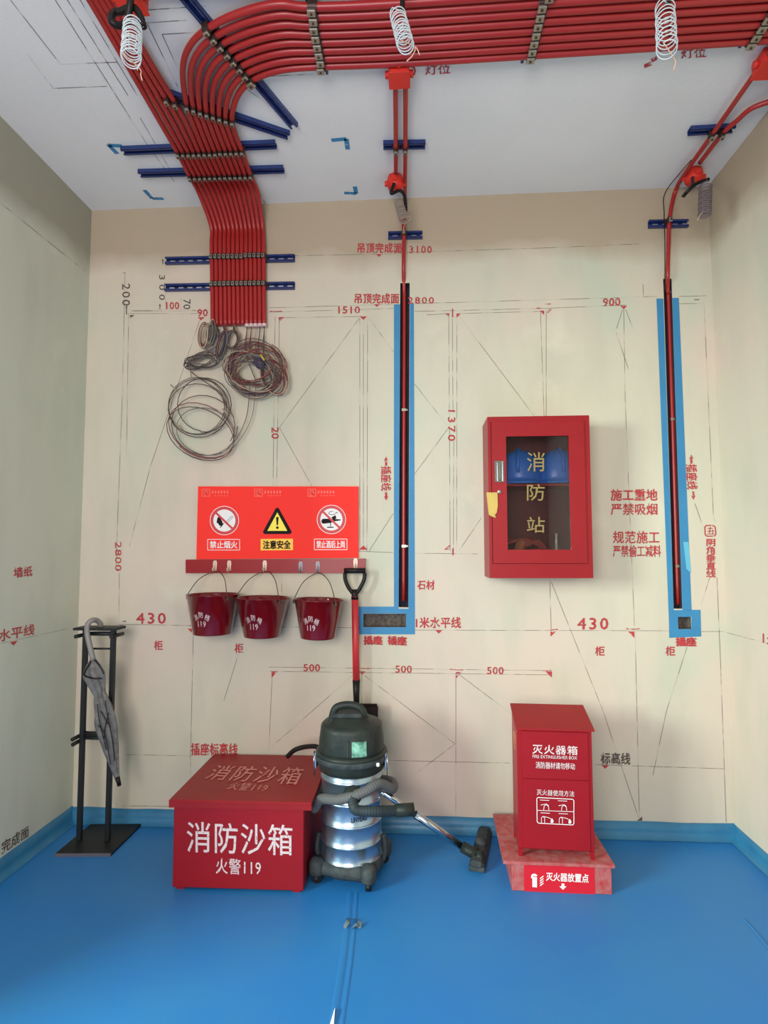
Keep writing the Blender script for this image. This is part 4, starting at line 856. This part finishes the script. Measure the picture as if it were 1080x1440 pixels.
for q, r in zip(q0, q0[1:]+q0[:1]): mb.tube([q, r], .0012, 4)
mb.build('side_label', mat('side_label', srgb(208, 150, 110), .6), th)

# ================================================================= VACUUM CLEANER
vc = fz(496, 1226); vx, vy = vc.x, vc.y
rad = (wy(538, 1150, vy).x-wy(451, 1150, vy).x)/2*.99; cx_ = (wy(538, 1150, vy).x+wy(451, 1150, vy).x)/2
z_ = lambda v, yy=None: wy(500, v, vy-rad if yy is None else yy).z
VC = V((cx_, vy, 0)); th = thing('vacuum_cleaner', 'steel drum vacuum cleaner with black head between the sand box and extinguisher box', 'vacuum cleaner', VC)
ztb, ztt = z_(1222), z_(1088)
prof = [(rad*.93, ztb-.02), (rad*.96, ztb)]; zz = [z_(1222), z_(1196), z_(1167), z_(1136), z_(1105)]
for z in zz: prof += [(rad*.968, z-.008), (rad*.985, z-.006), (rad*1.0, z-.002), (rad*1.0, z+.001), (rad*.985, z+.005), (rad*.968, z+.007)]
prof += [(rad*.97, ztt+.03)]; prof = sorted(prof, key=lambda p: p[1])
mb = MB(); mb.lathe(prof, VC, 48); mb.build('drum', M_STEEL, th)
# wheeled base
mb = MB(); zb = ztb-.005
lob = lambda a, z: 1+.16*max(0, math.cos(4*(a-math.pi/4+.22)))
mb.lathe([(rad*.7, .030), (rad*.98, .034), (rad*1.06, .05), (rad*1.06, zb-.02), (rad*1.0, zb+.008), (rad*.93, zb+.010)], VC, 64, sq=lob); mb.build('wheeled_base', M_PLAST2, th)
for k in range(4):
    a = math.pi/4-.22+k*math.pi/2; p = VC+V((rad*1.20*math.cos(a), rad*1.20*math.sin(a), 0)); mb = MB()
    mb.lathe([(.030, .036), (.034, .045), (.034, .085), (.022, .10), (0, .102)], p, 16); mb.box(p+V((0, 0, .035)), (.014, .046, .03), bev=.003); fork = mb.build('caster', M_PLAST2, th)
    mb = MB(); q = p+V((0, 0, .023)); d = V((math.cos(a+1), math.sin(a+1), 0)); mb.tube([q-d*.011, q+d*.011], .0225, 18); mb.build('caster_wheel', M_BLACK, fork)
# frame bars hugging the drum down the sides
mb = MB()
for s in (-1, 1): mb = MB(); mb.tube(spline([VC+V((s*rad*1.02, -.02, zb-.02)), VC+V((s*rad*1.10, -.02, zb+.03)), VC+V((s*rad*1.04, -.01, zb+.09))], 5), .010, 8); mb.build('base_bracket', M_PLAST2, th)
zc0, zc1, zh = z_(1094), z_(1070), z_(1024, vy-rad*.6)
ztop = z_(1003, vy)
mb = MB(); mb.lathe([(rad*.99, zc0-.008), (rad*1.06, zc0), (rad*1.09, zc0+.012), (rad*1.12, (zc0+zc1)/2), (rad*1.16, zc1-.006), (rad*1.16, zc1+.004), (rad*1.08, zc1+.010)], VC, 48); mb.build('collar', M_PLAST, th)
sqf = lambda a, z: 1+.05*abs(math.sin(2*a))**1.5
mb = MB(); mb.lathe([(rad*1.05, zc1+.002), (rad*1.06, zc1+.02), (rad*1.04, (zc1+zh)/2), (rad*1.0, zh-.02), (rad*.99, zh-.004), (rad*.90, zh+.007), (rad*.62, zh+.014), (rad*.56, zh+.030), (rad*.46, zh+.038), (0, zh+.040)], VC, 56, sq=sqf); mb.build('motor_head', M_PLAST, th)
mb = MB()
for k in range(9): a = -math.pi/2-.95+k*.075; mb.tube([VC+V((rad*1.045*math.cos(a), rad*1.045*math.sin(a), zc1+.06)), VC+V((rad*1.0*math.cos(a), rad*1.0*math.sin(a), zh-.035))], .0022, 6)
mb.build('vent_ribs', M_PLAST2, th)
mb = MB(); hp = [VC+V((x, -.02, z)) for x, z in ((-.072, zh+.005), (-.070, zh+.035), (-.052, zh+.070), (0, zh+.082), (.052, zh+.070), (.070, zh+.035), (.072, zh+.005))]
hp = [V((p.x-.012, p.y, p.z)) for p in hp]; mb.tube(spline(hp, 6), .0165, 10); mb.build('carry_handle', M_PLAST, th)
mb = MB(); mb.lathe([(rad*1.17, zc1-.030), (rad*1.185, zc1-.026), (rad*1.185, zc1-.012), (rad*1.17, zc1-.008)], VC, 48, cap=False); mb.build('clamp_band', M_PLAST2, th)
mb = MB(); mb.box(VC+V((0, -rad*1.06, (zc1+zh)/2-.01)), (.004, .006, zh-zc1-.05)); mb.build('head_seam', M_PLAST2, th)
mb = MB(); mb.box(VC+V((-.012, -.01, zh+.040)), (.13, .10, .022), bev=.008)
mb.build('handle_base', M_PLAST2, th)
for k in range(5):
    a = -math.pi/2+(-.9, -.55, .75, 1.0, 1.2)[k]; mb = MB(); mb.box(VC+V((rad*.97*math.cos(a), rad*.97*math.sin(a), zh-.004)), (.012, .012, .010), bev=.003); mb.build('screw_boss', M_PLAST2, th)
# switch panel: pale green lit-looking label under a clear cover
pn = lambda u, v, l=0: wy(u, v, vy-rad*1.10-l)
mb = MB(); ca = math.radians(-90+24)
def hp_(u, v, rr=1.115):                       # point on the head shell at angle u (rad from front), height v
    an = -math.pi/2+u; q = rad*rr*sqf(an, 0); return VC+V((q*math.cos(an), q*math.sin(an), v))
za, zb_ = z_(1064), z_(1043); N_ = 6; vs = []; fs = []
for j in range(2):
    for i in range(N_+1): vs.append(hp_(.12+.42*i/N_, (za, zb_)[j], (1.095, 1.06)[j]))
fs = [(i, i+1, N_+2+i, N_+1+i) for i in range(N_)]; mb.add(vs, fs, True)
mb.build('label_plate', mat('green_label', srgb(150, 205, 180), .25, col2=srgb(40, 90, 74), vscale=38), th)
for s in (-1, 1):
    p = VC+V((s*rad*1.13, -.03, 0)); mb = MB(); mb.box(p+V((0, 0, (zc0+zc1)/2)), (.010, .032, .07), bev=.003); mb.tube([p+V((s*.006, -.012, zc0-.03)), p+V((s*.009, -.012, zc1)), p+V((s*.009, .012, zc1)), p+V((s*.006, .012, zc0-.03))], .002, 6, closed=True); mb.build('latch', M_CHROME, th)
p = hp_(.85, z_(1078), 1.17); mb = MB(); mb.box(p, (.014, .008, .016), bev=.003); mb.build('rivet', M_WHITE2, th)
# inlet elbow and hose
inl = VC+V((.02, -rad*.96, z_(1118))); mb = MB(); mb.X = Matrix.Translation(inl) @ Matrix.Rotation(math.pi/2, 4, 'X'); mb.lathe([(.040, -.004), (.040, .010), (.028, .016), (.026, .034), (.020, .036)], (0, 0, 0), 20); mb.build('inlet', M_PLAST, th)
mb = MB(); put_text(mb, 'LINYEAU', [VC+V(((x), -rad*1.03, z)) for x, z in ((.015, z_(1158)), (.085, z_(1157)), (.085, z_(1150)), (.015, z_(1151)))], 0, .02); 
vs2 = []
for v in mb.v:                                 # wrap the word onto the drum
    an = (v.x-VC.x)/rad; vs2.append(VC+V((rad*.985*math.sin(an), -rad*.985*math.cos(an), v.z)))
mb.v = vs2; mb.build('drum_lettering', M_INK, th)
M_HOSE = mat('hose_grey', srgb(104, 104, 104), .6, var=.2, vscale=30); M_HOSED = mat('hose_dark', srgb(52, 62, 66), .55, var=.2, vscale=30)
def ribbed(path, r, m, name, n=14):
    P = spline(path, n); L_ = 0; rr = []
    mb = MB(); d = [0]
    for a_, b_ in zip(P, P[1:]): d.append(d[-1]+(b_-a_).length)
    tot = d[-1]; N2 = int(tot/.0035); Q = []; j = 0
    for i in range(N2+1):
        s = tot*i/N2
        while j < len(P)-2 and d[j+1] < s: j += 1
        Q.append(P[j].lerp(P[j+1], (s-d[j])/max(1e-9, d[j+1]-d[j])))
    mb.tube(Q, r, 12, rf=lambda t: r*(1+.07*math.sin(t*N2*math.pi/1.5))); return mb.build(name, m, th)
R1 = rad+.026
def around(an, z, rr=R1): a_ = math.radians(an); return VC+V((rr*math.sin(a_), -rr*math.cos(a_), z))
ribbed([around(-150, z_(1138)), around(-115, z_(1134)), around(-75, z_(1131, vy)), around(-45, z_(1128)), around(-10, z_(1121)), around(25, z_(1112)), around(52, z_(1106)), around(80, z_(1104, vy), R1+.02), around(110, z_(1106, vy), R1+.02), around(150, z_(1112, vy))], .0205, M_HOSE, 'hose')
e1 = wy(580, 1138, vy-rad*.8)
ribbed([inl+V((0, -.03, 0)), inl+V((.012, -.055, -.03)), wy(505, 1140, vy-rad-.05), wy(530, 1141, vy-rad-.04), wy(556, 1140, vy-rad*.9), e1], .021, M_HOSED, 'hose')
mb = MB(); mb.tube([wy(556, 1140, vy-rad*.9), e1+V((.006, 0, 0))], .026, 14); mb.build('hose_cuff', M_PLAST, th)
# wand: leaning from the hose down to the floor tool
wa = wy(536, 1112, vy-.02); wb = fz(652, 1192, .05)
th = thing('vacuum_wand', 'chrome vacuum wand with black floor brush lying out to the right of the cleaner', 'wand', fz(672, 1222))
mb = MB(); mb.tube([wa, wa.lerp(wb, .42)], .0135, 12); mb.tube([wa.lerp(wb, .40), wb], .0165, 14); mb.build('tube', M_CHROME, th)
hd = fz(676, 1205, .035)
mb = MB(); mb.tube([wb-(wb-wa).normalized()*.01, wb.lerp(hd, .35), hd.lerp(wb, .2)], .024, 14); mb.tube([hd+V((-.02, 0, 0)), hd+V((.012, -.0, 0))], .026, 12); mb.build('elbow', M_PLAST, th)
f0, f1 = fz(682, 1174), fz(670, 1228)
dv_ = (f1-f0); ln_ = dv_.length; dv_.normalize(); X = Matrix((dv_, V((0, 0, 1)).cross(dv_), V((0, 0, 1)))).transposed().to_4x4(); X.translation = (f0+f1)/2
mb = MB(); mb.X = X; mb.box((0, 0, .030), (ln_, .062, .030), bev=.012); mb.box((0, .0, .012), (ln_*.97, .070, .022), bev=.003); mb.lathe([(.030, .04), (.028, .055), (.015, .066), (0, .067)], (0, 0, 0), 16); mb.build('floor_brush', M_PLAST2, th)
mb = MB(); mb.X = X
for s in (-1, 1): mb.box((0, s*.030, .006), (ln_*.94, .006, .012))
mb.build('bristles', M_BLACK, th)
# power cable arching over behind the sand box
y0 = vy+.12
tag(MB().tube(spline([wy(404, 1064, y0+.06), wy(414, 1055, y0+.05), wy(428, 1050.5, y0+.04), wy(445, 1050, y0), wy(455, 1058, y0-.02), wy(462, 1075, y0)], 8), .011, 10).build('power_cable', M_BLACK), 'thick black cable arching from behind the vacuum head over the sand box', 'cable')

# ================================================================= UMBRELLA RACK
M_RACK = mat('rack_black', srgb(20, 24, 26), .55, var=.2, vscale=20)
A = fz(77, 1204.5); B = fz(156, 1204); hp1 = fz(186, 1164)
th = thing('umbrella_rack', 'tall narrow black metal rack on a flat base plate in the left corner', 'rack', (A+B)/2)
dpt = hp1.y-A.y
mb = MB(); mb.prism([A, B, V((B.x, B.y+dpt, 0)), V((A.x, A.y+dpt, 0))], (0, 0, .012)); mb.build('base_plate', M_RACK, th)
mb = MB(); mb.prism([A+V((0, -.004, 0)), B+V((0, -.004, 0)), B+V((0, 0, 0)), A], (0, 0, .014)); mb.build('plate_edge', mat('worn_edge', srgb(112, 104, 110), .5, .4), th)
pL, pR = fz(111.5, 1181, .012), fz(150.5, 1183, .012); pR.y = pL.y; ztp = zat(pL, 883)-.005; sw = .022
for p in (pL, pR): mb = MB(); mb.box(((p.x), p.y, (ztp+.012)/2), (sw, sw, ztp-.012), bev=.002); mb.build('post', M_RACK, th)
mx_ = (pL.x+pR.x)/2; gp = pR.x-pL.x
mb = MB(); mb.box((mx_, pL.y, zat(pL, 883)), (gp+.075, .10, .012), bev=.002); mb.build('top_plate', M_RACK, th)
for v, r in ((912, .005), (891, .010), (1031, .010), (1037, .010)):
    z = zat(pL, v); mb = MB(); mb.tube([(pL.x-.01, pL.y, z), (pR.x+.01, pL.y, z)], r, 10); mb.build('crossbar', M_RACK, th)
for x, v in ((pL.x-.018, 893), (pR.x+.018, 893), (pL.x-.018, 1035), (pL.x-.015, 1042)):
    z = zat(pL, v); mb = MB(); mb.tube([(x, pL.y-.055, z), (x, pL.y+.055, z)], .0095, 10); mb.build('stub_bar', M_RACK, th)
# umbrella
yU = pL.y-.055
th = thing('folded_umbrella', 'folded grey umbrella hooked over the top of the black rack', 'umbrella', wy(168, 1104, yU)); u_ = lambda u, v, d=0: wy(u, v, yU+d)
MB().tube(spline([u_(141, 884, .07), u_(141, 877, .06), u_(136, 872.5, .04), u_(129, 872.5, .01), u_(123.5, 878), u_(122.5, 889), u_(125, 903), u_(131, 928)], 7), .0125, 12).build('hook_handle', mat('handle_grey', srgb(138, 132, 128), .45), th)
M_UMB = mat('umbrella_cloth', srgb(124, 122, 120), .7, col2=srgb(92, 90, 90), vscale=30, bump=.5, bscale=60)
def folded(ax, radf, n, name, m, folds=7, depth=.22, seg=56):
    vs = []; fs = []
    for i, c0_ in enumerate(ax):
        t = i/(len(ax)-1); T_ = (ax[min(i+1, len(ax)-1)]-ax[max(i-1, 0)]).normalized(); uu = T_.cross(V((0, 1, 0))).normalized(); ww = T_.cross(uu)
        for k in range(seg):
            a_ = 2*math.pi*k/seg; rr = radf(t)*(1+depth*math.sin(folds*a_+3.2*t)+.12*noise.noise(V((math.cos(a_)*1.5, math.sin(a_)*1.5, t*6)))); vs.append(c0_+(uu*math.cos(a_)+ww*math.sin(a_)*.7)*rr)
    for i in range(len(ax)-1):
        for k in range(seg): fs.append((i*seg+k, i*seg+(k+1) % seg, (i+1)*seg+(k+1) % seg, (i+1)*seg+k))
    mb = MB(); mb.add(vs, fs, True); return mb.build(name, m, th)
pxr = lambda px: px/F_PX*2.75
ax = spline([u_(131, 926), u_(133, 950), u_(140, 976)], 8); folded(ax, lambda t: pxr(3+10.5*math.sin(min(1, t*1.6)*math.pi*.62)*(1 if t < .55 else 1-(t-.55)*1.1)), 0, 'upper_cloth', M_UMB, 5, .16)
ax = spline([u_(140, 972), u_(146, 1000), u_(151, 1030), u_(158, 1065), u_(166, 1098)], 7)
def rf_(t):
    K = [(0, 7), (.15, 11), (.35, 14), (.5, 13.5), (.7, 9), (.9, 4.5), (1, 3)]
    for (a_, x), (b_, y_) in zip(K, K[1:]):
        if t <= b_: return pxr(x+(y_-x)*(t-a_)/(b_-a_))
folded(ax, rf_, 0, 'lower_cloth', M_UMB, 6, .15)
mb = MB(); pts = [(119, 948), (130, 954), (142, 954)]; mb.tube(spline([u_(128, 930, -.02), u_(120, 943, -.03), u_(119, 950, -.035), u_(131, 954, -.045), u_(143, 954, -.035)], 5), .0035, 6)
mb.tube(spline([u_(133, 928, -.02), u_(141, 938, -.03), u_(146, 948, -.03)], 5), .003, 6)
for L_ in ([(137, 990), (139, 1010), (143, 1028), (150, 1055)], [(148, 985), (152, 1010), (158, 1040), (161, 1070)], [(142, 1000), (150, 1015), (156, 1022)], [(138, 1020), (146, 1030), (151, 1050), (156, 1075)], [(153, 1002), (148, 1022), (146, 1040)]):
    mb.tube(spline([u_(u, v, -.045) for u, v in L_], 5), .0022, 5)
mb.build('dark_trim', M_BLACK, th)
MB().tube([u_(165, 1092), u_(168, 1105)], .010, 10, rf=lambda t: .011-.002*t).build('tip', M_BLACK, th)

# floor debris
c_ = fz(495, 1306); mb = MB()
for du, w2, l2, rz in ((0, .008, .05, .5), (.03, .006, .035, -.4), (.055, .007, .05, 1.1)):
    vs = []
    for i in range(7):
        t = i/6; d = V((math.cos(rz+t), math.sin(rz+t), 0)); q = c_+V((du-.03, 0, .003+.012*math.sin(t*math.pi)))+d*l2*t; n = V((-d.y, d.x, .3))*w2; vs += [q-n, q+n]
    mb.add([V((v.x, v.y, max(.0015, v.z))) for v in vs], [(2*i, 2*i+1, 2*i+3, 2*i+2) for i in range(6)], True)
tag(mb.build('torn_film_scrap', mat('scrap', srgb(96, 112, 122), .5)), 'small torn grey-blue film scrap on the floor in front of the vacuum cleaner', 'scrap')
p = fz(467, 1436); mb = MB(); mb.add([p+V((-.008, -.05, .001)), p+V((.010, -.05, .001)), p+V((.004, .035, .012)), p+V((0, .04, .002))], [(0, 1, 2, 3)]); tag(mb.build('torn_film_scrap', M_WHITE2), 'pale torn film flap on the seam at the bottom edge', 'scrap')
